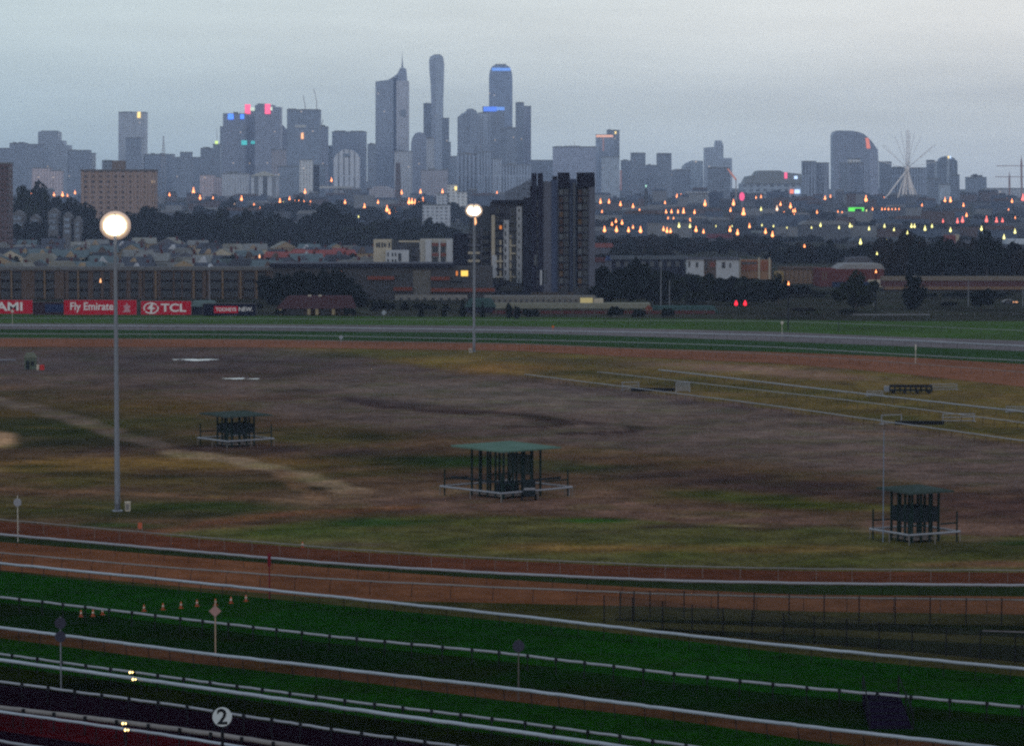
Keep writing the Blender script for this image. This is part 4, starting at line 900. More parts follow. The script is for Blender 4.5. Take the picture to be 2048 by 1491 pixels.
b = T('round domed dark tower right of the wheel', 1878, 1915, 325, dkg_f, 4500, pts=[(1915, 323), (1908, 316), (1898, 312.5), (1890, 312.5), (1882, 316), (1878, 322)]); b.panel('pale_fin', 1893, 1899, 316, 400, MATS['front_pale'], 1); b.panel('roof_lamp', 1895.5, 1898, 312, 317, e_yel, 1.5, inn=1); b.panel('roof_lamp', 1899.5, 1902, 312, 317, e_bw, 1.5, inn=1)
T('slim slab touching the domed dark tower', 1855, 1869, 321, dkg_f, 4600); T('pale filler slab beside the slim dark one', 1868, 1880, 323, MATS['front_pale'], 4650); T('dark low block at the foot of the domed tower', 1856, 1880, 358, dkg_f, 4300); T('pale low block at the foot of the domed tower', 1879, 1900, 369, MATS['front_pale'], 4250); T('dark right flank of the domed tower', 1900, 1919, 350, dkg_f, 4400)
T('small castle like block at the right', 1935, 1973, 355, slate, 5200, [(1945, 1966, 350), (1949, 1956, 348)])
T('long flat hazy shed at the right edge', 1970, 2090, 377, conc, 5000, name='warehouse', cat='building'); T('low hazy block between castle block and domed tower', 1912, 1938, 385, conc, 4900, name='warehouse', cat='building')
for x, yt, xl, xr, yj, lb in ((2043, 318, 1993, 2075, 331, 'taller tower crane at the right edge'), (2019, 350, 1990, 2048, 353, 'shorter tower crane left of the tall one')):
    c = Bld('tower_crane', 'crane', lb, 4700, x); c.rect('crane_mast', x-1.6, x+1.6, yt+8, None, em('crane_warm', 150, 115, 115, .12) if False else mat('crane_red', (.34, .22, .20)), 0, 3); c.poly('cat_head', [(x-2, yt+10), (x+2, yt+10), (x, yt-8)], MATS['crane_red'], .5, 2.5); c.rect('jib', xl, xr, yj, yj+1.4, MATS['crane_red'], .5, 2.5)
# wheel
b = Bld('observation_wheel', 'ferris wheel', 'half dismantled big wheel, six pale legs and three spoke bundles', 4400, 1815); wl = mat('wheel_white', (.80, .74, .72))
def bar(nm, x0, y0, x1, y1, w, d0=0, d1=2, m=wl):
    L = math.hypot(x1-x0, y1-y0); nx, ny = -(y1-y0)/L*w/2, (x1-x0)/L*w/2
    return b.poly(nm, [(x0+nx, y0+ny), (x1+nx, y1+ny), (x1-nx, y1-ny), (x0-nx, y0-ny)], m, d0, d1)
for x, w, d in ((1750, 2.6, 0), (1800, 4.0, 3), (1812, 3.4, 6), (1826, 3.4, 3), (1835, 4.2, 0), (1847, 2.6, 8), (1788, 2.6, 8)): bar('leg', 1815, 338, x, 424, w, d, d+2.5)
b.poly('hub', [(1815+4*math.cos(t), 337-4*math.sin(t)) for t in [i*math.pi/6 for i in range(12)]], wl, -2, 12)
thinw = mat('spoke_grey', (.80, .78, .80))
for x0, y0 in ((1813.5, 260), (1816, 258), (1818.5, 260), (1821, 266)): bar('spoke', 1815+(x0-1816.5)*.8, 336, x0, y0, 1.2, 2, 3, thinw)
for k in range(6): bar('rung', 1811.5+k*.4, 328-k*11, 1821-k*.3, 328-k*11, .7, 2.2, 2.8, thinw)
for dx in (0, 5): bar('spoke', 1812, 334, 1764+dx, 291-dx*.2, .8, 2, 3, thinw); bar('spoke', 1818, 334, 1873-dx, 289+dx*.2, 1.0, 2, 3, thinw)
for x0, y0 in ((1790, 272), (1843, 272), (1757, 322), (1876, 322), (1802, 262), (1830, 264)): bar('spoke', 1815, 336, x0, y0, .9, 2, 3, thinw)
for k in range(5): bar('rung', 1860-k*9, 303+k*6.5, 1858-k*9, 298+k*7, .8, 2.2, 2.8, thinw)
b = Bld('green_signboard', 'sign', 'long glowing green sign below the curved tower', 3100, 1712); b.rect('screen', 1697, 1728, 415, 424, e_green, 0, 1); b.rect('frame', 1696, 1729, 414, 425, slate, .3, 2); b.rect('post', 1711, 1713, 425, None, cranem, .5, 1.5)

# --- brown slab block on the left
cm = facade('slab_pink_brown', tuple(v*.85 for v in lin((150, 128, 120))), tuple(v*.30 for v in lin((140, 122, 120))), 6.05, 4.2, .42, .5, .1)
b = Bld('apartment_block', 'apartment block', 'pink brown slab block behind the near floodlight', 2300, 236); b.rect('wall', 162, 311, 341, None, cm, 0, 14); b.rect('parapet', 161, 312, 339, 342.5, mat('dim_cornice', (.10, .085, .08)), -.5, 14.5)
b.rect('lift_house', 203, 223, 320, 340, dkg_f, 3, 11); b.rect('plant_room', 222.5, 248, 321, 340, mat('brown_plant', (.16, .13, .12)), 3, 11)
for x in [x for x in np.linspace(166, 307, 11)]: b.panel('pier', x-1.6, x+1.6, 345, 470, MATS['slab_pink_brown'] if False else mat('pink_pier', tuple(v*.75 for v in lin((168, 146, 136)))), .5)
b = Bld('office_block', 'building', 'dark brown office block cut by the left edge', 1700, 0); b.rect('wall', -60, 17, 326, None, FC('dark_brown_block', 74, 58, 60, .5, 3, 3.2, .6, .5, k=.7), 0, 15); b.rect('parapet', -60.5, 17.5, 324.5, 327.5, plantm, -.3, 15.3)
for x0, x1, yt, nm in ((24, 46, 420, 'leftmost'), (60, 78, 428, 'second'), (96, 116, 416, 'third'), (126, 142, 424, 'fourth'), (148, 160, 432, 'rightmost')):
    b = Bld('gabled_flats', 'building', '%s of the pale gabled flats among the trees at the left' % nm, 1835, (x0+x1)/2)
    b.poly('wall', [(x0, None), (x1, None), (x1, yt+8), ((x0+x1)/2, yt), (x0, yt+8)], mat('flats_pale', (.11, .115, .13)), 0, 12)
    for k in range(3): b.panel('window', x0+3, x1-3, yt+12+k*12, yt+19+k*12, dkg_f, .2)
# shoulder building behind the near tower
b = Bld('office_block', 'building', 'grey block with a sloping roof behind the near tower', 2200, 1045); b.poly('wall', [(1010, None), (1064, None), (1064, 356), (1040, 370), (1020, 378), (1010, 384)], FC('slope_grey', 74, 80, 92, .8, 4, 4, .5, .5, k=.7), 0, 20)

# =================================================================== MIDDLE GROUND
K2 = .84
def gm(name, r, g, b, **k): return mat(name, tuple(min(v/K2, .85) for v in lin((r, g, b))), **k)
creamw = gm('cream_wall', 150, 142, 128, var=.15, scale=.2); whitew = gm('white_wall', 150, 153, 160, var=.1, scale=.2); greyw = gm('grey_wall', 74, 76, 86, var=.15, scale=.2); darkw = gm('charcoal_wall', 32, 34, 46, var=.2, scale=.2)
orangeb = gm('orange_balcony', 98, 54, 44, var=.15); brownw = gm('brown_render', 74, 62, 56, var=.15, scale=.3); tanw = gm('tan_render', 128, 98, 74, var=.15, scale=.2); redw = gm('red_brick', 70, 40, 40, var=.2, scale=.4)
gls = mat('window_glass', (.018, .02, .028), rough=.25, spec=.5, var=.3, scale=.3); gls2 = mat('dim_glass', (.05, .055, .065), rough=.3, spec=.5, var=.3); litw = em('lit_window', 250, 200, 90, 1.05); lito = em('lit_orange_window', 210, 120, 50, .8); lowlit = mat('warm_room', (.09, .055, .03))
Y0 = 938
b = Bld('tower_block', 'apartment tower', 'tall near grey tower with dark window slots and black caps', Y0, 1126); M_ = b
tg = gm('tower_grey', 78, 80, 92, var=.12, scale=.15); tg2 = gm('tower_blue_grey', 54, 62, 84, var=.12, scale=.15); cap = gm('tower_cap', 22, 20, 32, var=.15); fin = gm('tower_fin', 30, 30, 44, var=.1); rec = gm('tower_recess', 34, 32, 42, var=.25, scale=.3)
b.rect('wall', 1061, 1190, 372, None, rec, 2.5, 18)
b.rect('left_wing_wall', 1047, 1063, 395, None, darkw, 1.5, 18)
for x0, x1 in ((1063, 1073.5), (1076, 1086)): b.rect('fin', x0, x1, 346, None, fin, 0, 8)
b.rect('grey_wall', 1086, 1107, 363, None, tg, .5, 16); b.rect('blue_wall', 1103, 1115, 360, None, tg2, .2, 16); b.rect('roof_box', 1106, 1115, 352, 361, fin, 4, 14)
b.rect('cap', 1116.5, 1139.5, 345, 374, cap, -.4, 12); b.rect('middle_wall', 1139.5, 1153, 358, None, tg2, .4, 12); b.rect('dark_slot', 1146, 1151, 365, 590, gls, 0, 1)
b.rect('cap', 1155, 1189, 345, 374, cap, -.4, 12); b.rect('end_wall', 1177, 1190, 356, None, tg, -.2, 14)
for x in (1116.5, 1141.5, 1178): b.rect('white_edge', x-.4, x+.4, 372, 590, greyw, -.35, .5)
for r in range(14):
    y = 378 + r*14.8
    for x0, x1, a in ((1117.5, 1138, 0), (1155, 1176.5, 1)):
        b.panel('window', x0+10, x1-.6, y, y+11.5, gls, .0, inn=2.4); 
        b.panel('window', x0+1, x0+8.5, y+1, y+11.5, lowlit if (r*3+a*5) % 8 == 1 else (gm('warm_curtain', 62, 50, 48) if (r+a) % 3 else gls2), .0, inn=2.3)
        b.rect('balcony', x0, x1, y+11.5, y+14.0, rec, -.2, 2.6)
for r in range(9): 
    y = 400 + r*20
    b.panel('window', 1074, 1075.8, y, y+15, gls2, -.3, inn=1)
b.panel('window', 1068, 1073, 510, 530, gls2, .1); b.panel('window', 1087.5, 1092, 540, 565, gls2, .1); b.panel('window', 1080, 1084, 540, 570, whitew, .1)
b.rect('base_wall', 1062, 1190, 584, None, gm('tower_base', 62, 56, 52), -1, 2.4); b.panel('base_window', 1119, 1134, 575, 591, gls, 1.3); b.panel('base_window', 1148, 1172, 574, 590, gls, 1.3)
# cream piered apartments left of it
b = Bld('apartment_block', 'apartment block', 'cream and charcoal apartments left of the near tower', 950, 1010)
b.rect('wall', 980, 1047, 404, None, gm('apartment_dark_wall', 52, 54, 64, var=.2, scale=.3), 0, 16); b.rect('roof', 984, 1063, 400, 406, darkw, -1.2, 17)  # wall behind the piers in one dark grey
b.rect('cream_pier', 1033, 1044, 413, 566, whitew, -.8, .5); b.rect('cream_pier', 983, 990, 430, 555, creamw, -.6, .5); b.rect('cream_pier', 1007, 1018, 440, 560, whitew, -.6, .5); b.rect('cream_pier', 1019, 1023, 470, 562, creamw, -.7, .4); b.rect('cream_pier', 999, 1003, 480, 556, creamw, -.7, .4); b.rect('cream_pier', 984, 994, 510, 556, whitew, -.75, .4)
for r in range(10):
    y = 416 + r*15.6
    b.panel('window', 992, 999, y, y+11, gls, .12); b.panel('window', 1020, 1031, y, y+11, gls, .12); b.panel('window', 1036.2, 1038.6, y+2, y+8, gls, .95)
    if r > 1: b.panel('window', 1009, 1012, y, y+9, gls, .75)
    b.rect('balcony', 991, 1006, y+11, y+14.2, creamw if r in (6, 8) else darkw, -1.5, .3); 
    b.rect('balcony', 1019, 1032, y+11, y+14.2, creamw if r in (4, 5, 8) else greyw, -1.3, .3)
b.panel('lit_window', 999, 1003.5, 451, 460, lito, .3); b.panel('base_window', 1000, 1046, 570, 582, gls, .3)
b = Bld('apartment_block', 'apartment block', 'lower stepped wing with cream balconies left of the cream piers', 960, 955)
b.rect('wall', 906, 982, 468, None, darkw, 0, 14); b.rect('upper_wall', 938, 984, 436, 470, gm('upper_grey', 60, 64, 72), 2, 14); b.rect('upper_wall', 958, 984, 412, 438, MATS['upper_grey'], 4, 14)
for r, y in enumerate((462, 478, 494, 510, 526)):
    b.rect('balcony', 936, 960, y+9, y+14, creamw if r in (2, 3) else greyw, -1.4, .4); b.panel('window', 940, 946, y, y+8, gls, .1); b.panel('window', 950, 957, y, y+8, gls, .1); b.panel('window', 966, 978, y, y+9, gls, .1)
b.rect('cream_edge', 961, 965, 455, 545, greyw, -.5, .5); b.rect('side_pier', 900, 905.5, 478, 532, whitew, -.5, 6)
# long low apartments with orange balconies
b = Bld('apartment_row', 'apartment block', 'long low apartments with orange balconies and a dark flat roof', 920, 780)
b.rect('wall', 545, 985, 533, None, gm('row_wall', 62, 62, 66, var=.2, scale=.3), 0, 14); b.rect('roof', 540, 908, 527, 534, darkw, -2, 15); b.rect('roof_edge', 545, 905, 525.6, 527.2, greyw, -2.2, 15)
for x0, x1, y0, y1 in ((735, 789, 552, 559), (787, 825, 574, 581), (862, 900, 553, 560), (862, 990, 576, 583)): b.rect('orange_balcony', x0, x1, y0, y1, orangeb, -1.6, .3)
for x0, x1, y0, y1 in ((735, 742, 541, 551), (757, 788, 543, 552), (794, 823, 546, 560), (753, 788, 568, 585), (896, 942, 556, 565), (875, 888, 566, 575), (900, 925, 562, 574), (690, 715, 545, 560), (640, 672, 545, 560), (950, 975, 560, 574), (800, 816, 584, 592), (880, 900, 585, 593), (690, 712, 566, 580), (828, 838, 566, 576)): b.panel('window', x0, x1, y0, y1, gls if x0 != 828 else gls2, .15)
b.panel('lit_window', 922, 936, 541, 552, litw, .2); b.panel('lit_window', 912, 915.5, 542, 551, lito, .2); b.panel('lit_window', 681, 684, 542, 555, lito, .2)
b.rect('pale_panel', 826, 862, 540, 590, gm('row_pale', 84, 82, 80), -.4, .2)
b.rect('lower_wall', 790, 935, 589, None, gm('lower_pale_wall', 108, 106, 104), -1.5, .2)
for x in range(800, 930, 16): b.panel('window', x, x+5, 595, 606, gls, 1.7)
# white and orange apartments on the rise behind it
b = Bld('apartment_block', 'apartment block', 'white stepped apartments behind the long dark roof', 1180, 830); s_ = 0
b.rect('wall', 747, 783, 479, None, creamw, 0, 10); b.rect('wall', 772, 818, 500, None, whitew, -2, 8); b.rect('wall', 783, 842, 482, 530, greyw, 2, 12); b.rect('wall', 840, 906, 478, None, gm('row_cream', 140, 138, 134), 0, 12)
for x0, x1 in ((851, 863), (878, 881), (893, 905)): b.rect('white_pier', x0, x1, 480, 531, whitew, -1, .5)
for x0, x1 in ((864, 877), (881.5, 892)):
    for y in (486, 506): b.rect('orange_balcony', x0, x1, y, y+6, orangeb, -.9, .3)
    b.panel('window', x0+1, x1-1, 493, 505, gls, .1); b.panel('window', x0+1, x1-1, 514, 528, gls, .1)
b.rect('cream_band', 797, 842, 481, 484.5, creamw, 1, 3); b.rect('white_pier', 838, 843, 484, 531, whitew, 1, 3); b.rect('balcony', 818, 840, 508, 512, greyw, .6, 2.2); b.rect('balcony', 818, 840, 521, 524, greyw, .6, 2.2)
for x0 in (757, 763, 777): b.panel('window', x0, x0+3.4, 485, 495, gls, .1)
for x0 in (775, 784, 790): b.panel('window', x0, x0+3, 505, 512, gls, 2.1); b.panel('window', x0, x0+3, 518, 526, gls, 2.1)
for x0, x1, y0, y1 in ((783, 793, 480, 496), (797, 803, 506, 522), (806, 836, 485, 494), (818, 824, 496, 528), (832, 840, 498, 526), (752, 756, 486, 494), (768, 772, 486, 494)): b.panel('window', x0, x1, y0, y1, gls, 2.1 if 795 < x0 < 805 else .1)
# cream wall, brick fence and sheds before the tower
b = Bld('pavilion_building', 'building', 'long cream podium building at the foot of the near tower', 850, 1120)
b.rect('wall', 968, 1192, 593, 608, gm('podium_upper', 92, 90, 88), 3, 14); b.rect('lower_roof', 985, 1300, 606, 621, gm('podium_cream', 106, 106, 96), -3, 6); b.rect('wall', 990, 1296, 619, None, redw, 0, 5)
for x in range(975, 1158, 11): b.panel('window', x, x+3, 599, 604, gls, -2.8, inn=3.2)
b.panel('lit_window', 1161, 1186, 596, 607, em('pale_lit', 165, 150, 100, .5), -2.7, inn=3.2); b.rect('white_bay', 1188, 1207, 598, 608, creamw, 2, 8)
b = Bld('brick_fence', 'fence', 'long dark red brick fence behind the farthest rail', 806, 1160); b.rect('wall', 985, 1430, 621, None, redw, 0, .4)
for x in range(990, 1430, 22): b.rect('pier', x, x+3, 619.5, None, brownw, -.3, .7)
for lb, x0, x1, yt, yb in (('teal roofed shed behind the conifers left of the podium', 928, 992, 598, 630), ('long teal green shed right of the round bushes', 1298, 1440, 613, 633)):
    b = Bld('shed', 'shed', lb, 815, (x0+x1)/2); b.rect('wall', x0+2, x1-2, yt+15, None, darkw, 0, 8)
    b.poly('roof', [(x0, yt+16), (x1, yt+16), (x1-10, yt), (x0+12, yt)], gm('teal_shed_roof', 46, 66, 66, var=.2), -.5, 9)
b = Bld('kiosk', 'kiosk', 'small tan kiosk with pointed roof beside the long shed', 812, 1299); b.rect('wall', 1293, 1304, 617, None, tanw, 0, 3); b.poly('roof', [(1291, 618), (1306, 618), (1298.5, 610)], orangeb, -.4, 3.4)
# cottage
b = Bld('cottage', 'cottage', 'low cottage with a long red brown roof and two cream chimneys', 800, 630)
b.rect('wall', 558, 704, 614, None, gm('cottage_wall', 66, 56, 50), 1.5, 9); b.poly('roof', [(552, 617), (709, 617), (699, 593), (574, 593)], gm('cottage_roof', 64, 45, 50, var=.15, scale=.6), -.8, 10.5)
for x in (618, 639): b.rect('chimney', x-3, x+3, 590, 606, creamw, 2, 3.2)
for x in (558, 615, 631, 664, 696): b.rect('verandah_post', x, x+6, 616, None, gm('cottage_post', 128, 116, 92), -.7, -.3)
for x0, x1 in ((572, 606), (640, 658)): b.panel('window', x0, x1, 619, 630, gls, -1.4, inn=1.7)
for x0, x1 in ((553, 622), (630, 676)):
    f = Bld('picket_fence', 'fence', 'white picket fence %s the cottage' % ('on the left before' if x0 < 600 else 'on the right before'), 792, (x0+x1)/2); f.rect('board', x0, x1, 633, 636, greyw, 0, .1)
    for x in np.arange(x0, x1, 3.2): f.rect('picket', x, x+1.7, 631.5, None, gm('picket_white', 128, 132, 136), -.1, 0)
# hoardings
red = mat('hoarding_red', tuple(v/1.0 for v in lin((168, 24, 44))), var=.06, rough=.6); navy = mat('hoarding_navy', tuple(v/1.0 for v in lin((22, 24, 40))), var=.1); lett = mat('lettering_white', (.62, .60, .62), var=.03); blk2 = mat('hoarding_dark', tuple(v/1.0 for v in lin((48, 34, 42))), var=.15)
def hoarding(x0, x1, yt, yb, m, label):
    h = Bld('hoarding', 'billboard', label, 790, (x0+x1)/2); h.rect('board', x0, x1, yt, yb, m, 0, .25); h.rect('frame', x0-.6, x1+.6, yt-.6, yb+.6, dull, .1, .35)
    for x in np.linspace(x0+6, x1-6, max(2, int((x1-x0)/40))): h.rect('post', x-1, x+1, yb-8, None, dark, .4, .7)
    return h
def btxt(h, body, x, y, px_h, m, sx=1.0, bold=.0, shear=0):
    p = h.w(x, y); return text(body, 'lettering', m, h.o, p[0], -.03, p[1], px_h*790/FPX/.72, sx, bold, shear=shear)
h = hoarding(-70, 65, 600, 627, red, 'red hoarding at the left edge with big white letters AMI'); btxt(h, 'AAMI', 9, 613.5, 17, lett, 1.35, .08)
h = hoarding(66, 127, 604, 629, blk2, 'dark hoarding with a navy panel between the red ones'); h.panel('navy_panel', 90, 127, 608, 624, gm('navy_blue', 30, 40, 70), .06); btxt(h, 'RACING', 108, 617, 5, greyr, 1.0) if False else None
h = hoarding(128, 273, 600, 629, red, 'long red hoarding reading Fly Emirates'); btxt(h, 'Fly Emirates', 187, 613, 15.5, lett, .9, .05)
e = mat('emblem_pale', (.42, .22, .26), var=.1); h.poly('emblem', [(245, 624), (262, 624), (258, 617), (262, 612), (256, 610), (254, 604), (251, 610), (246, 612), (250, 617)], e, -.05, .01)
h = hoarding(282, 382, 602, 629, red, 'red hoarding with a round emblem and white letters TCL'); btxt(h, 'TCL', 347, 616, 16, lett, 1.25, .07)
p = h.w(302, 616); mb = MB(); R = 2.05; n = 28
for i in range(n):
    t0, t1 = 2*math.pi*i/n, 2*math.pi*(i+1)/n
    if .25 < (t0 % math.pi) < .5: continue
    mb.quad((p[0]+R*math.cos(t0)*1.05, -.03, p[1]+R*.78*math.sin(t0)), (p[0]+R*math.cos(t1)*1.05, -.03, p[1]+R*.78*math.sin(t1)), (p[0]+(R-.3)*math.cos(t1), -.03, p[1]+(R-.34)*.74*math.sin(t1)), (p[0]+(R-.3)*math.cos(t0), -.03, p[1]+(R-.34)*.74*math.sin(t0)))
mb.build('emblem_ring', lett, h.o); h.poly('emblem_arrow', [(294, 617), (304, 606), (307, 606), (305, 615), (310, 615), (309, 618), (305, 618), (304, 625), (300, 625), (301, 618)], lett, -.05, -.01)
h = hoarding(406, 512, 607, 633, navy, 'dark navy hoarding with a small red panel and the word NEW'); h.panel('red_panel', 428, 476, 612, 626, red, .05); btxt(h, 'TOOHEYS', 452, 619, 7.2, lett, .9, .03).location.y = -.08; btxt(h, 'NEW.', 491.5, 618.5, 8.2, lett, 1.0, .03)
h.panel('white_footboard', 445, 476, 630.5, 636, greyw, .2)
b = Bld('shed', 'shed', 'pale teal roofed booth between the two right hoardings', 800, 405); b.rect('wall', 384, 428, 612, None, darkw, 0, 5); b.poly('roof', [(382, 613), (430, 613), (426, 602), (386, 602)], gm('booth_roof', 82, 98, 100), -.5, 5.5)
# brown terrace apartments, four blocks side by side
pil = gm('pilaster_cream', 98, 82, 66)
for i, (x0, x1, wins, pils, lb) in enumerate([(-70, 128, [(-40, -20), (2, 20), (26, 42), (70, 86), (93, 108)], [21.5, 88], 'brown three storey terrace at the left edge'),
        (130, 284, [(138, 153), (160, 175), (187, 200), (208, 219), (238, 252), (262, 276)], [155, 230], 'brown three storey terrace behind the long red hoarding'),
        (286, 412, [(290, 306), (322, 345), (350, 362), (366, 382), (392, 404)], [310, 386], 'brown three storey terrace behind the emblem hoarding'),
        (414, 546, [(421, 442), (448, 475), (488, 508), (518, 532)], [444, 480, 512], 'brown terrace ending at the dark trees')]):
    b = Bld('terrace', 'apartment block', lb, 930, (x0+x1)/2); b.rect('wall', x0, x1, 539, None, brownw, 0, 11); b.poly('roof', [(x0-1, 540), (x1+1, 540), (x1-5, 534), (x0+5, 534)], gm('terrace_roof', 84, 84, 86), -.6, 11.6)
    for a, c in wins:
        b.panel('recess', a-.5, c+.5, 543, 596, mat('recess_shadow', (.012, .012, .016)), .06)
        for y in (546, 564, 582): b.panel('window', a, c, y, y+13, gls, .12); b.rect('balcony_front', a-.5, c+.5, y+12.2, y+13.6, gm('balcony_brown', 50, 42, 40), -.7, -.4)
    for x in pils: b.rect('pilaster', x, x+3.2, 541, None, pil, -.8, .1)
for x, y, Yd in ((201, 562, 929), (519, 513, 1100)):
    p = at(x, y, Yd-2); r = thing('street_lamp', {201: 'small amber lamp before the brown terrace', 519: 'small amber lamp above the end of the terraces'}[x], 'street lamp', (p.x, p.y, 0), group='street lamps'); MB().tube([(0, 0, 0), (0, 0, p.z)], .06, 6).build('pole', dark, r); MB().lathe([(.3, p.z-.5), (.28, p.z), (.06, p.z+.9)], 10).build('lamp_head', e_amb, r)

# ---------------------------------------------------------------- houses on the left
hroof = [gm('roof_grey', 96, 98, 100, var=.15, scale=.5), gm('roof_teal', 74, 86, 92, var=.15, scale=.5), gm('roof_slate', 58, 62, 72, var=.15, scale=.5), gm('roof_red', 112, 62, 60, var=.2, scale=.5), gm('roof_pale', 108, 108, 104, var=.12, scale=.5)]
hwall = [creamw, gm('wall_cream_b', 128, 112, 92, var=.1), brownw, greyw, whitew]
def house_proto(kind):
    w, d, hh = 11.0, 9.0, 4.6
    r = thing('house', 'house', 'house', (0, 0, -200)); mb = MB(); mb.box(-w/2, -d/2, 0, w/2, d/2, hh)
    mb.build('wall', creamw, r)
    rf = MB()
    if kind == 0: rf.prism([(-w/2-.5, hh), (w/2+.5, hh), (w/2-2.2, hh+2.8), (-w/2+2.2, hh+2.8)], -d/2-.5, d/2+.5)
    elif kind == 1: # gable towards the stand
        rf.prism([(-w/2-.4, hh), (w/2+.4, hh), (0, hh+3.4)], -d/2-.2, d/2+.4); 
    else:
        rf.v = [(-w/2-.5, -d/2-.5, hh), (w/2+.5, -d/2-.5, hh), (w/2+.5, d/2+.5, hh), (-w/2-.5, d/2+.5, hh), (-w/2-.2, 0, hh+3), (w/2+.2, 0, hh+3)]; rf.f = [(0,1,5,4), (2,3,4,5), (1,2,5), (3,0,4), (0,3,2,1)]
    rf.build('roof', hroof[0], r)
    if kind == 1: MB().prism([(-w/2+.3, hh+.1), (w/2-.3, hh+.1), (0, hh+3.0)], -d/2-.32, -d/2-.22).build('gable', creamw, r)
    if kind == 2: MB().prism([(-2.6, hh), (1.2, hh), (-.7, hh+2.6)], -d/2-.8, 0).build('dormer', creamw, r)
    MB().box(w*.22, -.4, hh+1, w*.3, .4, hh+4.0).build('chimney', redw, r)
    for x in (-3.6, .4, 3.4): MB().box(x-.7, -d/2-.08, 1.6, x+.7, -d/2+.05, 3.4).build('window', gls, r)
    return r
HP = [house_proto(k) for k in range(3)]
rn = ['grey', 'teal grey', 'dark slate', 'red', 'pale']; wn_ = ['cream', 'tan', 'brown', 'grey', 'white']
def place_house(px, Y, sc, ri, wi, k, yaw):
    p = at(px, 500, Y); shape = ('hipped', 'gabled', 'ridged')[k]
    clone(HP[k], (p.x, Y, gz(Y)-.1), yaw, (sc*1.1, sc, sc), '%s %s roofed house, %s walls' % (rn[ri], shape, wn_[wi]), 'houses beyond the racecourse', px, {'roof': hroof[ri], 'wall': hwall[wi], 'gable': hwall[wi], 'dormer': hwall[(wi+1) % 5]})
rr = random.Random(11)
for Y, x0, x1, st in ((1150, -60, 735, 46), (1250, -40, 740, 52), (1360, -70, 745, 50), (1480, -30, 740, 48), (1620, -50, 730, 44), (1760, -30, 420, 42)):
    x = x0
    while x < x1:
        red_ = 3 if (560 < x < 735 and Y in (1480, 1360) and rr.random() < .8) else rr.choice((0, 0, 1, 1, 2, 2, 2, 4))
        place_house(x + rr.uniform(-6, 6), Y + rr.uniform(-25, 25), rr.uniform(.9, 1.2), red_, rr.choice((0, 1, 1, 2, 3, 3)), rr.choice((0, 1, 2, 2)), rr.uniform(-.35, .35)); x += st*rr.uniform(.8, 1.35)
# ---------------------------------------------------------------- buildings on the right
b = Bld('apartment_block', 'apartment block', 'white walled flats above the dark trees at the right', 1150, 1425); b.rect('wall', 1375, 1478, 518, None, whitew, 0, 10); b.rect('recess', 1408, 1432, 519, 560, brownw, -.1, .5)
b.rect('roof', 1373, 1480, 515, 519, greyw, -.6, 10.6)
for x0, x1, y0, y1 in ((1377, 1380, 522, 534), (1392, 1396, 524, 534), (1410, 1414, 520, 540), (1444, 1450, 524, 536), (1459, 1461.5, 526, 535), (1420, 1430, 524, 534)): b.panel('window', x0, x1, y0, y1, gls if x0 != 1420 else orangeb, .25)
b = Bld('apartment_block', 'apartment block', 'tan and orange flats right of the white walled ones', 1160, 1510); b.rect('wall', 1478, 1543, 520, None, tanw, 0, 10); b.rect('orange_upper', 1482, 1538, 521, 541, gm('orange_clad', 116, 72, 50), -.3, .2)
for x in (1478, 1516, 1537): b.rect('white_pier', x, x+3.5, 515, 558, creamw, -.7, .2)
b.panel('window', 1484, 1513, 524, 528, gls2, .4)
b = Bld('apartment_block', 'apartment block', 'long dark flats with a pale roof left of the white ones', 1170, 1290); b.rect('wall', 1225, 1374, 518, None, darkw, 0, 10); b.rect('roof', 1222, 1376, 512, 518.5, gm('pale_flat_roof', 72, 78, 86), -.6, 10.6)
for x in range(1232, 1370, 17): b.panel('window', x, x+8, 523, 533, gls2, .15)
b = Bld('warehouse', 'warehouse', 'tan ribbed warehouse at the right', 1100, 1610); b.rect('wall', 1566, 1640, 538, None, gm('tan_ribs', 106, 86, 70, var=.2, scale=1), 0, 20); b.rect('roof', 1564, 1641, 535, 538.5, brownw, -.4, 20.4); b.rect('cream_corner', 1552, 1567, 543, 570, gm('corner_cream', 126, 106, 70), -1, 8)
for x in range(1570, 1640, 9): b.panel('rib', x, x+1, 539, 575, brownw, .15)
b = Bld('warehouse', 'warehouse', 'red brick warehouse with a pale pitched roof', 1060, 1700); b.rect('wall', 1640, 1768, 538, None, gm('red_brick_b', 82, 46, 44, var=.25, scale=.2), 0, 24); b.poly('roof', [(1674, 540), (1772, 540), (1764, 528), (1690, 528)], gm('pale_sheet_roof', 118, 118, 120), 2, 24); b.rect('annex', 1735, 1766, 559, None, creamw, -3, 1); b.panel('window', 1742, 1749, 564, 571, gls, 3.2)
b.rect('blue_hoarding', 1662, 1736, 563, 577, gm('blue_board', 30, 42, 66), -4, -3.6)
for x in (1645, 1651): b.panel('vertical_sign', x, x+2, 543, 560, pil, .2)
b = Bld('warehouse', 'warehouse', 'pale gable roofed warehouse behind the brick one', 1300, 1735); b.poly('wall', [(1688, None), (1775, None), (1775, 520), (1740, 514), (1700, 516)], gm('pale_gable', 76, 76, 82), 0, 20)
b = Bld('railway_viaduct', 'viaduct', 'long low embankment wall with a pale top at the right', 1010, 1930)
b.rect('pale_coping', 1765, 2200, 553, 561, gm('pale_coping', 98, 90, 82, var=.15), -.5, 6); b.rect('brick_face', 1765, 2200, 561, 573, gm('brick_face', 74, 50, 52, var=.2), 0, 6); b.rect('tan_base', 1770, 2200, 573, 579, gm('tan_base', 100, 80, 62, var=.2), -.3, 6); b.rect('dark_base', 1765, 2200, 579, None, darkw, .5, 6)
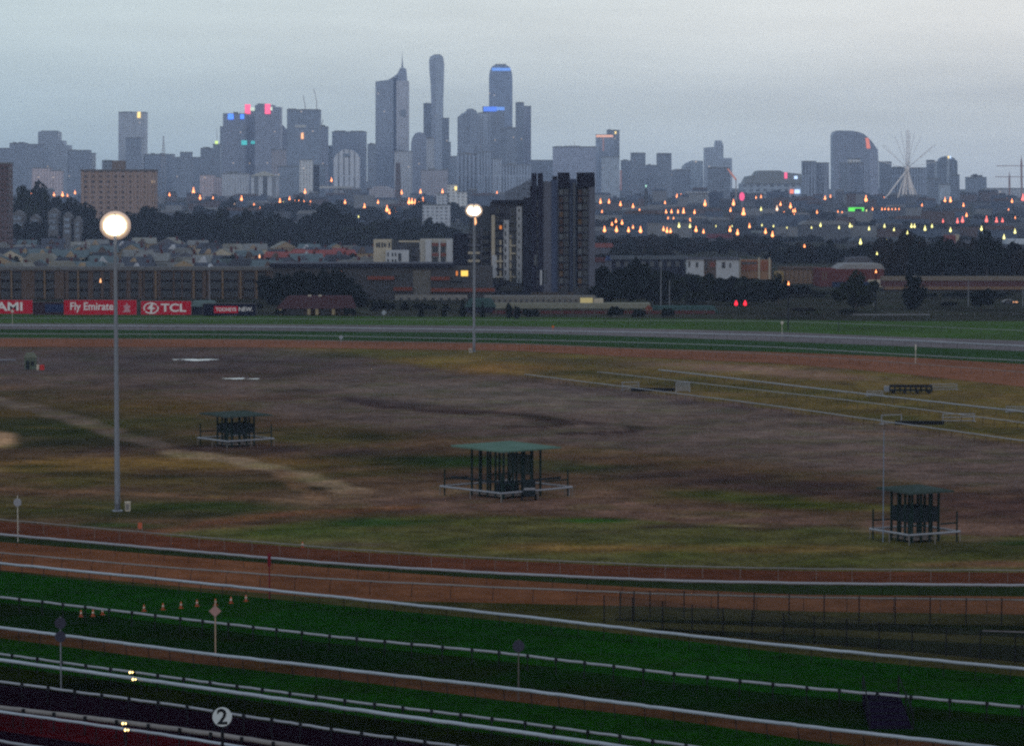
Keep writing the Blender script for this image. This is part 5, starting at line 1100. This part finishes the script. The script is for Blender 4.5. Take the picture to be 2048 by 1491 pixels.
b = Bld('mesh_fence', 'fence', 'grey see through fence panels by the far turf at the right', 795, 1782); b.rect('panel', 1705, 1860, 629, 642, gm('grey_panel', 66, 66, 74, var=.2), 0, .12)
for x in range(1705, 1862, 17): b.rect('post', x, x+1, 628, None, polem, -.12, .02)
b.rect('top_rail', 1705, 1860, 628, 629.4, greyr, -.1, .1)
b = Bld('dark_fence', 'fence', 'low dark fence on both sides of the grey panels', 800, 1800); b.rect('board', 1430, 1700, 629, None, gm('dark_fence', 26, 18, 30, var=.2), 0, .2); b.rect('board', 1866, 2150, 632, None, MATS['dark_fence'], 0, .2)
for x in list(range(1440, 1700, 26)) + list(range(1870, 2150, 26)): b.rect('post', x, x+1.5, 627.5, None, dull, -.15, .1)
# far right industrial
b = Bld('warehouse', 'warehouse', 'small red brick block among the trees at far right', 1700, 1903); b.rect('wall', 1893, 1911, 470, None, gm('red_small', 100, 56, 56), 0, 12); b.rect('white_edge', 1911, 1919, 469, 484, creamw, 1, 11)
b = Bld('warehouse', 'warehouse', 'white roofed shed cut by the right edge', 1900, 2030); b.rect('wall', 2017, 2090, 480, None, greyw, 0, 20); b.rect('roof', 2016, 2092, 478, 488, gm('white_sheet', 156, 164, 176), -1, 21)
b = Bld('warehouse', 'warehouse', 'long pale shed right of the red brick block', 1850, 1945); b.rect('wall', 1917, 1970, 485, None, gm('pale_shed', 112, 114, 122), 0, 20); b.rect('roof', 1916, 1971, 482, 486, greyw, -.6, 20.6)
b = Bld('warehouse', 'warehouse', 'long pale grey shed behind the yellow lamps', 1900, 1820); b.rect('wall', 1700, 1860, 482, None, gm('pale_shed_b', 66, 68, 72), 0, 20); b.poly('roof', [(1700, 483), (1862, 483), (1850, 475), (1712, 475)], MATS['pale_flat_roof'], -1, 21)
for lb, x0, x1, yt, Yd in (('pink roofed shed right of the near tower', 1188, 1228, 487, 1500), ('long pink roof under the amber lamps', 1415, 1466, 468, 2000), ('blue roofed shed below the pink one', 1212, 1252, 513, 1300), ('brown roofed shed at the right of the trees', 1188, 1216, 516, 1330)):
    b = Bld('shed', 'shed', lb, Yd, (x0+x1)/2); b.rect('wall', x0, x1, yt+7, None, greyw, 0, 12); b.poly('roof', [(x0-1, yt+8), (x1+1, yt+8), (x1-3, yt), (x0+3, yt)], {1188: gm('pink_roof', 110, 66, 64), 1415: gm('pink_roof_b', 92, 56, 66), 1212: gm('blue_roof', 48, 60, 92)}.get(x0, redw) if 'brown' not in lb else redw, -.6, 12.6)
# viaduct of the freeway
b = Bld('freeway_viaduct', 'viaduct', 'long pale elevated freeway under the rows of lamps', 2500, 1560)
b.poly('deck', [(1195, 459.5), (1600, 462), (1960, 470), (1960, 473), (1600, 466), (1195, 463)], gm('deck_concrete', 108, 116, 118, var=.1, scale=.05), 0, 18)
for x in range(1205, 1955, 30): b.rect('pier', x, x+2.5, interp([(1195, 462), (1600, 465), (1960, 472)], x), None, greyw, 6, 9)

# ---------------------------------------------------------------- vehicles and signals
r = Bld('parked_car', 'car', 'dark car with bright headlights on the road at far right', 880, 2016)
o = r.o; o.location.z = 0; py = at(2018, 624, 880).z
o.location = (at(2018, 624, 880).x, 880, max(py-.7, 0.0))
paint = mat('dark_car_paint', (.03, .035, .05), rough=.3, spec=.5)
mb = MB(); mb.prism([(-2.2, .3), (2.2, .3), (2.25, .8), (1.3, .9), (.7, 1.4), (-1.2, 1.4), (-2.0, .92), (-2.25, .85)], -.85, .85); mb.build('body', paint, o, bevel=.05)
for x in (-1.4, 1.35): MB().tube([(x, -.9, .32), (x, .9, .32)], .32, 14).build('wheel', dark, o)
MB().prism([(-1.0, .95), (.55, .95), (.35, 1.33), (-.9, 1.33)], -.88, -.8).build('window', gls, o)
for x in (1.2, 1.9, 2.3): MB().box(x-.16, -.95, .6, x+.16, -.85, .82).build('headlight', e_amb, o)
r = Bld('road_embankment', 'embankment', 'low grassy bank carrying the road at far right', 876, 1950); r.o['kind'] = 'structure'; r.poly('bank', [(1700, None), (2200, None), (2200, 628), (1960, 629), (1700, 633)], gm('bank_grass', 36, 35, 22, var=.3), 0, 12)
for x in (1472, 1490):
    p = at(x, 606, 870); q = thing('railway_signal', '%s red signal light above the dark fence' % ('left' if x == 1472 else 'right'), 'signal', (p.x, 870, 0), group='red signals')
    MB().tube([(0, 0, 0), (0, 0, p.z-.9)], .09, 8).build('post', polem, q); MB().box(-.45, -.1, p.z-1.0, .45, .2, p.z+1.0).build('backboard', dark, q); MB().lathe([(.05, p.z-.8), (.5, p.z-.5), (.42, p.z), (.12, p.z+.8)], 12, (0, -.35)).build('lamp_head', e_red, q)
for x, yt, yb, lb in ((1747, 578, 634, 'slim grey lamp column left of the tall dark tree'), (1836, 574, 632, 'slim grey lamp column in front of the tall dark tree'), (1937, 560, 620, 'slim grey lamp column right of the tall dark tree'), (1322, 520, 612, 'tall thin grey pole above the long teal shed'), (1339, 560, 614, 'second thin grey pole above the long teal shed'), (419, 540, 602, 'thin grey pole before the end terrace'), (2046, 572, 630, 'lamp column at the right picture edge'), (950, 440, 470, 'amber lamp column under the far floodlight')):
    Yd = 860; p = at(x, yt, Yd); q = thing('lamp_column', lb, 'pole', (p.x, Yd, 0)); MB().tube([(0, 0, 0), (0, 0, p.z)], [.14, .09], 8).build('shaft', polem, q); MB().box(-.1, -.5, p.z-.06, .1, .1, p.z+.08).build('luminaire', greyw, q)
    if x == 950: MB().lathe([(.1, p.z+.1-1.6), (.5, p.z-1.0), (.4, p.z), (.06, p.z+1.2)], 10, (0, -.4)).build('lamp_head', e_amb, q)

# =================================================================== TREES
leafm = []
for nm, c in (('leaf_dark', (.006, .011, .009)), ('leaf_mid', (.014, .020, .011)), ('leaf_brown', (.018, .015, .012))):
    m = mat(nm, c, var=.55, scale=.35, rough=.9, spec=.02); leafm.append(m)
bark = mat('bark', (.06, .05, .042), var=.3)
def crown(kind, seed, n=1500):
    r = random.Random(seed); mb = MB(); cl = []
    if kind == 'round': cl = [(r.gauss(0, .24), r.gauss(0, .24), .55 + r.gauss(0, .16), r.uniform(.16, .28)) for _ in range(16)]
    elif kind == 'wide': cl = [(r.uniform(-.42, .42), r.gauss(0, .25), .5 + r.gauss(0, .15), r.uniform(.14, .24)) for _ in range(20)]
    elif kind == 'tall': cl = [(r.gauss(0, .10), r.gauss(0, .1), z, .20*math.sin(math.pi*(z*.8+.15))) for z in [.12 + .8*i/15 for i in range(16)]]
    elif kind == 'conifer': cl = [(r.gauss(0, .04), r.gauss(0, .04), z, .34*(1.02-z)) for z in [.06 + .9*i/17 for i in range(18)]]
    elif kind == 'bush': cl = [(r.uniform(-.36, .36), r.gauss(0, .22), .3 + abs(r.gauss(0, .2)), r.uniform(.16, .26)) for _ in range(12)]
    s = {'round': .05, 'wide': .05, 'tall': .035, 'conifer': .035, 'bush': .055}[kind]
    for _ in range(n):
        x, y, z, q = cl[r.randrange(len(cl))]
        d = Vector((r.gauss(0, 1), r.gauss(0, 1), r.gauss(0, 1))).normalized()*q*r.random()**.33
        c = Vector((x, y, max(z, .05)))+d; c.z = max(c.z, .03)
        u = Vector((r.gauss(0, 1), r.gauss(0, 1), r.gauss(0, .6))).normalized(); v = u.cross(Vector((r.gauss(0, 1), r.gauss(0, 1), r.gauss(0, 1)))).normalized()
        a, b_ = s*r.uniform(.5, 1.2), s*r.uniform(.5, 1.2)
        mb.quad(c-u*a-v*b_, c+u*a-v*b_, c+u*a+v*b_, c-u*a+v*b_)
    return mb
TP = {}
for kind in ('round', 'wide', 'tall', 'conifer', 'bush'):
    for sdn in range(3 if kind in ('round', 'wide') else 2):
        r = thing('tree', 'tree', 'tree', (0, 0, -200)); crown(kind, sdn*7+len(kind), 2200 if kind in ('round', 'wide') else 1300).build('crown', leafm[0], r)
        if kind != 'bush':
            t = MB(); t.tube([(0, 0, -.05), (.01, 0, .25), (0, .01, .6)], [.032, .024, .01], 7)
            if kind in ('round', 'wide'): t.tube([(.005, 0, .22), (.12, .03, .45)], [.018, .006], 6); t.tube([(.005, 0, .26), (-.13, -.03, .5)], [.016, .006], 6)
            t.build('trunk', bark, r)
        TP.setdefault(kind, []).append(r)
def tree(px, yt, wpx, Y, kind, mi, label, auto=True, grp='trees', yb=None):
    z0 = gz(Y); p = at(px, 500, Y); h = at(px, yt, Y).z - z0
    if h < 1.5: return
    nw = {'round': .95, 'wide': 1.15, 'tall': .5, 'conifer': .62, 'bush': 1.05}[kind]; w = wpx*Y/FPX/nw
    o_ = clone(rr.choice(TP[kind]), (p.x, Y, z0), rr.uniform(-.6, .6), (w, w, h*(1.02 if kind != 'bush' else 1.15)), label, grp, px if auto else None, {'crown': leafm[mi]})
    if kind == 'bush': o_.name = 'bush'; o_['category'] = 'bush'
TL = {'round': 'rounded dark tree', 'wide': 'spreading dark tree', 'tall': 'tall narrow dark tree', 'conifer': 'pointed dark conifer', 'bush': 'dark bush'}
def mass(profile, Ys, step, wpx, kinds=('round', 'wide', 'wide'), grp='trees', mi=(0, 0, 0, 1), jit=6):
    for Y in Ys:
        x = profile[0][0] + rr.uniform(0, step)
        while x < profile[-1][0]:
            k = rr.choice(kinds); yt = interp(profile, x) + rr.uniform(-jit*.5, jit)
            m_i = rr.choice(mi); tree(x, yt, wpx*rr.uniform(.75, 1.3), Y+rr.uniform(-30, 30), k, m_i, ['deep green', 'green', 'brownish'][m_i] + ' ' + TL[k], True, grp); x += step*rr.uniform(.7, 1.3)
mass([(-40, 408), (60, 392), (95, 383), (115, 398), (160, 425), (200, 440), (300, 428), (330, 420), (390, 432), (470, 424), (560, 432), (590, 462), (620, 440), (668, 419), (700, 436), (740, 452), (800, 436), (905, 444)], (1950, 2060), 27, 62, grp='tree belt behind the houses')
mass([(-40, 455), (60, 440), (150, 452), (300, 450), (520, 445), (600, 468), (700, 450), (905, 462)], (1850,), 30, 60, grp='tree belt behind the houses')
mass([(330, 500), (470, 505), (730, 500)], (1560,), 90, 26, kinds=('round', 'bush'), grp='garden trees among the houses', mi=(0, 1, 2))
mass([(20, 512), (200, 516), (460, 520), (735, 512)], (1300,), 70, 24, kinds=('round', 'bush'), grp='garden trees among the houses', mi=(0, 1, 2))
mass([(528, 562), (560, 548), (640, 546), (690, 560), (725, 580)], (900, 880), 20, 34, kinds=('round', 'tall'), grp='trees behind the cottage', mi=(0,))
mass([(700, 590), (780, 600), (900, 606)], (850,), 15, 20, kinds=('bush', 'round', 'conifer'), grp='hedge trees right of the cottage', mi=(0,))
mass([(512, 600), (545, 590), (560, 600)], (860,), 14, 24, grp='trees behind the cottage', mi=(0,))
mass([(1192, 530), (1240, 545), (1270, 520), (1300, 530), (1370, 560), (1400, 548), (1480, 556), (1560, 565), (1640, 582)], (960, 1000, 1040), 24, 48, grp='tree belt right of the near tower', mi=(0, 0, 1))
mass([(1200, 570), (1340, 578), (1480, 580), (1600, 588)], (905,), 26, 40, grp='tree belt right of the near tower', mi=(0, 0, 1))
mass([(1190, 468), (1300, 478), (1480, 470), (1560, 478)], (1700,), 34, 50, grp='far trees right of the near tower', mi=(0, 2))
mass([(1190, 505), (1225, 500), (1330, 500), (1360, 496)], (1400,), 26, 36, grp='far trees right of the near tower', mi=(0, 2))
mass([(1540, 500), (1600, 490), (1640, 486), (1700, 492), (1760, 485)], (1450, 1500), 26, 44, grp='trees above the warehouses', mi=(0, 0, 2))
mass([(1765, 492), (1800, 482), (1900, 490), (1960, 480), (2080, 500)], (1150, 1230, 1300), 26, 62, grp='dark tree mass at the far right', mi=(0, 0, 2))
mass([(1770, 583), (1900, 585), (2080, 582)], (960,), 20, 34, kinds=('bush', 'wide'), grp='hedge under the embankment wall', mi=(0,))
mass([(1500, 598), (1640, 603), (1800, 600), (2060, 598)], (880,), 34, 30, kinds=('bush', 'round'), grp='bushes on the grassy bank', mi=(0, 1, 1))
mass([(1440, 612), (1700, 616), (1860, 622)], (830,), 30, 34, kinds=('bush',), grp='bushes on the grassy bank', mi=(1, 2))
mass([(1190, 432), (1400, 452), (1600, 448), (1700, 440), (1800, 446), (2080, 446)], (2700,), 44, 60, kinds=('wide',), grp='far trees by the freeway', mi=(0, 0, 2))
mass([(1190, 468), (1500, 470), (1800, 476), (2080, 470)], (2150,), 40, 60, kinds=('wide',), grp='far trees by the freeway', mi=(0, 0, 2))
mass([(1600, 430), (1650, 418), (1690, 436), (1735, 436), (1780, 432), (2080, 430)], (3300,), 46, 50, kinds=('wide',), grp='hazy trees below the skyline', mi=(0,))
mass([(400, 404), (440, 398), (480, 406), (575, 395), (700, 410), (860, 412), (930, 412)], (3000,), 40, 46, kinds=('wide', 'round'), grp='hazy trees below the skyline', mi=(0,))
for px, yt, yb, w, k, lb in ((925, 598, 632, 15, 'conifer', 'pointed conifer left of the teal roofed shed'), (946, 607, 632, 8, 'tall', 'slim conifer beside the far mast'), (965, 603, 634, 12, 'conifer', 'pointed conifer right of the far mast'), (1018, 606, 636, 13, 'tall', 'columnar dark cypress before the brick fence'), (1034, 612, 637, 12, 'tall', 'shorter cypress right of the columnar one'),
        (1063, 616, 638, 30, 'bush', 'rounded bush before the brick fence, left one'), (1229, 611, 637, 30, 'bush', 'big round bush before the brick fence'), (1276, 617, 638, 26, 'bush', 'round bush left of the small kiosk'), (1335, 615, 638, 26, 'bush', 'round bush before the long teal shed'), (842, 606, 633, 14, 'conifer', 'small conifer in the hedge right of the cottage'), (888, 606, 633, 12, 'conifer', 'second small conifer in the hedge'),
        (1828, 548, 618, 34, 'tall', 'tall oval dark tree before the embankment wall'), (1962, 576, 620, 36, 'round', 'round dark tree right of the tall oval one'), (1558, 560, 610, 30, 'round', 'dark tree before the tan warehouse'), (1712, 560, 625, 60, 'round', 'broad olive tree before the brick warehouse'), (560, 618, 632, 16, 'bush', 'clipped bush at the left of the cottage'), (698, 612, 633, 26, 'bush', 'dark bush at the right of the cottage'),
        (456, 508, 530, 26, 'round', 'green tree among the house roofs')):
    Yd = CAMZ*FPX/(yb-401)*1.0 if yb > 560 else 1250
    tree(px, yt, w, min(Yd, 905) if yb > 600 else (Yd if yb > 560 else 1250), k, 0 if px != 1712 else 1, lb, False)
for L_ in TP.values():
    for r in L_:
        for ch in list(r.children): bpy.data.objects.remove(ch)
        bpy.data.objects.remove(r)
for r in HP:
    for ch in list(r.children): bpy.data.objects.remove(ch)
    bpy.data.objects.remove(r)

# =================================================================== LOW RISE CITY EDGE
lw = [gm('lr_grey', 74, 78, 86, var=.2, scale=.05), gm('lr_brown', 74, 62, 60, var=.2, scale=.05), gm('lr_pale', 104, 106, 110, var=.1, scale=.05), gm('lr_dark', 48, 52, 60, var=.2, scale=.05), gm('lr_blue', 62, 72, 88, var=.2, scale=.05)]
ln_ = ['grey', 'brown', 'pale', 'dark', 'blue grey']
rq = random.Random(3)
for Y, x0, x1, st in ((2350, 1195, 2080, 46), (2800, 330, 2080, 44), (3300, 330, 2080, 40), (3900, -40, 2080, 36), (4400, -40, 2080, 34)):
    x = x0
    while x < x1:
        if not (905 < x < 1195 and Y < 3000):
            i = rq.choice((0, 0, 1, 2, 3, 4, 4)); w = rq.uniform(16, 46)*2300/Y**.5/48; hgt = rq.uniform(6, 13) + (rq.random() < .2)*8; Yd = Y + rq.uniform(-150, 150)
            bx = at(x, 440, Yd); q = thing('warehouse', '%s low %s beyond the trees' % (ln_[i], 'hall' if hgt < 9 else 'block'), 'building', (bx.x, Yd, gz(Yd)), rq.uniform(-.4, .4), 'low buildings below the skyline', x)
            W2 = rq.uniform(6, 20); D2 = rq.uniform(8, 18)
            MB().box(-W2, -D2/2, -2, W2, D2/2, hgt).build('wall', lw[i], q)
            if rq.random() < .5: MB().prism([(-W2-.5, hgt), (W2+.5, hgt), (W2*.8, hgt+3), (-W2*.8, hgt+3)], -D2/2-.5, D2/2+.5).build('roof', lw[(i+2) % 5], q)
            else: MB().box(-W2*.3, -D2/4, hgt, W2*.2, D2/4, hgt+2.5).build('roof_plant', lw[3], q)
        x += st*rq.uniform(.6, 1.4)

# =================================================================== STREET LAMPS
def lampset(lst, m, word, big=1.0):
    for t in lst:
        x, y = t[0], t[1]; k0 = (t[2] if len(t) > 2 else 1.0); k = k0*big*(.8+.35*rq.random())
        Y = depth_for(y + 4, 11); p = at(x, y, Y); z0 = gz(Y); H = max(p.z - z0, 6)
        s = Y/FPX
        q = thing('street_lamp', '%s%s street lamp' % ('big ' if k0 > 1.5 else ('faint ' if k0 < .75 else ''), word), 'street lamp', (p.x, Y, z0), group='street lamps', auto=x)
        MB().tube([(0, 0, -1), (0, 0, H)], .15, 5).build('pole', darkw, q)
        MB().lathe([(.8*s*k, H-4.2*s*k), (2.4*s*k, H-2.6*s*k), (2.1*s*k, H-.8*s*k), (.9*s*k, H+1.6*s*k), (.4*s*k, H+6*s*k)], 8).build('lamp_head', m, q)  # heads oversized and tapered: the lamps' glare is put into the shape
A = [(51,386),(63,386,.6),(108,389,.7),(125,389),(135,393),(150,385,.8),(339,389,.8),(387,382,1.2),(400,395),(426,397,.7),(483,397),(508,409,.6),(520,419,.9),(560,404,1.1),(546,419,.7),(579,397,.7),(590,411,1.8),(598,404,1.2),(608,405),(621,407),(610,383),(663,360,.8),(682,412),(690,404,.8),(729,414,1.1),(735,422,.9),(747,423,1.1),(756,404,.8),(803,385),(841,383,.8),(885,383,1.1),(774,418,1.2),(779,424,.9),(818,403,1.4),(824,403,1.4),(830,404,.9),(839,403,.9),(846,401,1.2),(875,401,.6),(832,420),(790,421,.8),(994,388),
 (1201,403),(1218,403,.9),(1241,408),(1266,412,.8),(1204,428,1.3),(1279,429,1.8),(1326,428,1.2),(1332,424,.9),(1330,405,.8),(1356,430,1.6),(1367,425,1.3),(1389,424,.8),(1354,392,.9),(1362,392,.9),(1410,407,1.1),(1343,423,.8),(1232,442),(1224,448,.8),(1244,445),(1209,459,1.1),(1233,459,1.1),(1257,460,1.1),(1266,454,.9),(1281,460,1.2),(1327,458),(1334,461),(1341,462),(1336,441,1.4),(1347,441,1.1),(1380,442),(1392,459,1.1),(1407,463),(1461,420,.8),(1467,406,1.1),(1487,425,1.4),(1460,459),(1475,465,1.1),(1499,452),(1512,395,.7),(1522,395),(1561,408),(1581,412),(1568,428,1.0),(1586,427,1.6),(1590,421,1),(1531,463,1.1),(1545,469,1.1),(1650,397,.9),(1661,396),(1732,398,1.1),(1768,398),(1779,398,.9),(1890,400),(1901,400,1.1),(1844,410,.6),(1927,410,.8),(2014,402),(2024,402),(2010,410,.8),(2017,423,.9),(2029,434),(1933,430,.8),(1801,486),(1609,492,.7),(1577,567,.8),(1752,543,.8),(1634,424,.6),(1676,423,.5),(1684,424,.5),(1764,418,.5),(1770,418,.5),(1777,418,.5),(1784,418,.5),(1791,418,.5),(1798,418,.5),(1745,418,.7)]
Rd = [(1925,440,1.2),(1915,442),(1886,442,.8),(1973,439,1.2),(1993,442,1.2),(2005,441,1.1),(2046,396,1.3)]
Yl = [(912,376,.8),(567,408),(532,418,.5),(538,418,.5),(578,418,.5),(1413,382,1.1),(1358,451),(1380,452),(1547,452,.7),(1524,450,.5),(1623,455,.6),(1641,450),(1678,455,.8),(1700,451,1.1),(1704,452,.6),(1738,457,1.1),(1769,452),(1788,459,.9),(1815,467,1.1),(1823,452,1.1),(1829,452,1.0),(1850,457,1.1),(1864,452),(1901,460,.9),(1963,457),(2030,463),(2008,474,1.1),(1721,484,1.2),(1773,485,1.2),(1754,507,.8),(1817,484,.6),(1825,484,.5),(1834,484,.6),(1842,484,.7),(1733,424,.9),(1522,418),(717,433,.5),(640,426,.5),(1464,452,.5),(1432,452,.5),(1574,455,.5)]
Wh = [(469,416,1.9),(1554,417,1.1)] 
lampset(A, em('street_amber', 255, 146, 86, 4.2), 'amber'); lampset(Rd, em('street_red', 255, 110, 100, 2.2), 'red'); lampset(Yl, em('street_yellow', 240, 230, 140, 2.8), 'yellow', .9); lampset(Wh, em('street_white', 255, 205, 170, 2.6), 'white')

# =================================================================== LABELS for the many
ANCH = [(-400, 60, 'at the left picture edge'), (60, 162, 'left of the pink brown slab block'), (162, 236, 'under the left half of the slab block'), (236, 315, 'under the right half of the slab block'), (315, 395, 'right of the slab block'), (395, 446, 'below the lamp topped slim block'), (446, 510, 'below the blue signed tower'), (510, 574, 'below the pink signed tower'), (574, 640, 'below the craned dark tower'), (640, 735, 'below the pale domed building'), (735, 790, 'below the left body of the spired tower'), (790, 845, 'below the needle spire'), (845, 905, 'below the slender flared tower'), (905, 960, 'near the far floodlight mast'), (960, 1062, 'left of the near grey tower'), (1062, 1200, 'around the near grey tower'), (1200, 1245, 'below the orange topped tower'), (1245, 1300, 'below the left cube tower'), (1300, 1345, 'below the right cube tower'), (1345, 1410, 'left of the dark block'), (1410, 1464, 'below the stepped tower'), (1464, 1500, 'below the pink neon sign'), (1500, 1560, 'below the left half of the stadium'), (1560, 1605, 'below the right half of the stadium'), (1605, 1660, 'below the near dark pair'), (1660, 1710, 'below the left of the curved tower'), (1710, 1760, 'below the right of the curved tower'), (1760, 1815, 'below the left legs of the wheel'), (1815, 1860, 'below the right legs of the wheel'), (1860, 1930, 'below the domed dark tower'), (1930, 1985, 'below the castle like block'), (1985, 2700, 'at the right picture edge')]
buckets = {}
for o, base, px in PENDING:
    a = next((t for x0, x1, t in ANCH if x0 <= px < x1), 'at the right picture edge')
    buckets.setdefault((base, a), []).append((px, -o.location.y, o))
for (base, a), L in buckets.items():
    L.sort(key=lambda t: t[0])
    for i, (px, _, o) in enumerate(L):
        n = i+1; sfx = {1: 'st', 2: 'nd', 3: 'rd'}.get(n, 'th')
        t = base + ' ' + a + ('' if len(L) == 1 else ', %d%s from left' % (n, sfx))
        o['label'] = ' '.join(t.split()[:16])

# =================================================================== HAZE
def haze():
    mb = MB().box(-9100, -600, -1.2, 9100, HAZE_FAR, 345)
    m = bpy.data.materials.new('haze'); m.use_nodes = True; nt = m.node_tree; nt.nodes.clear()
    o = nt.nodes.new('ShaderNodeOutputMaterial'); v = nt.nodes.new('ShaderNodeVolumePrincipled'); v.inputs['Color'].default_value = (*HAZE_COLOR, 1); v.inputs['Density'].default_value = HAZE_DENSITY; v.inputs['Anisotropy'].default_value = 0.0
    nt.links.new(v.outputs[0], o.inputs['Volume'])
    tag(mb.build('haze', m), kind='stuff')
haze()
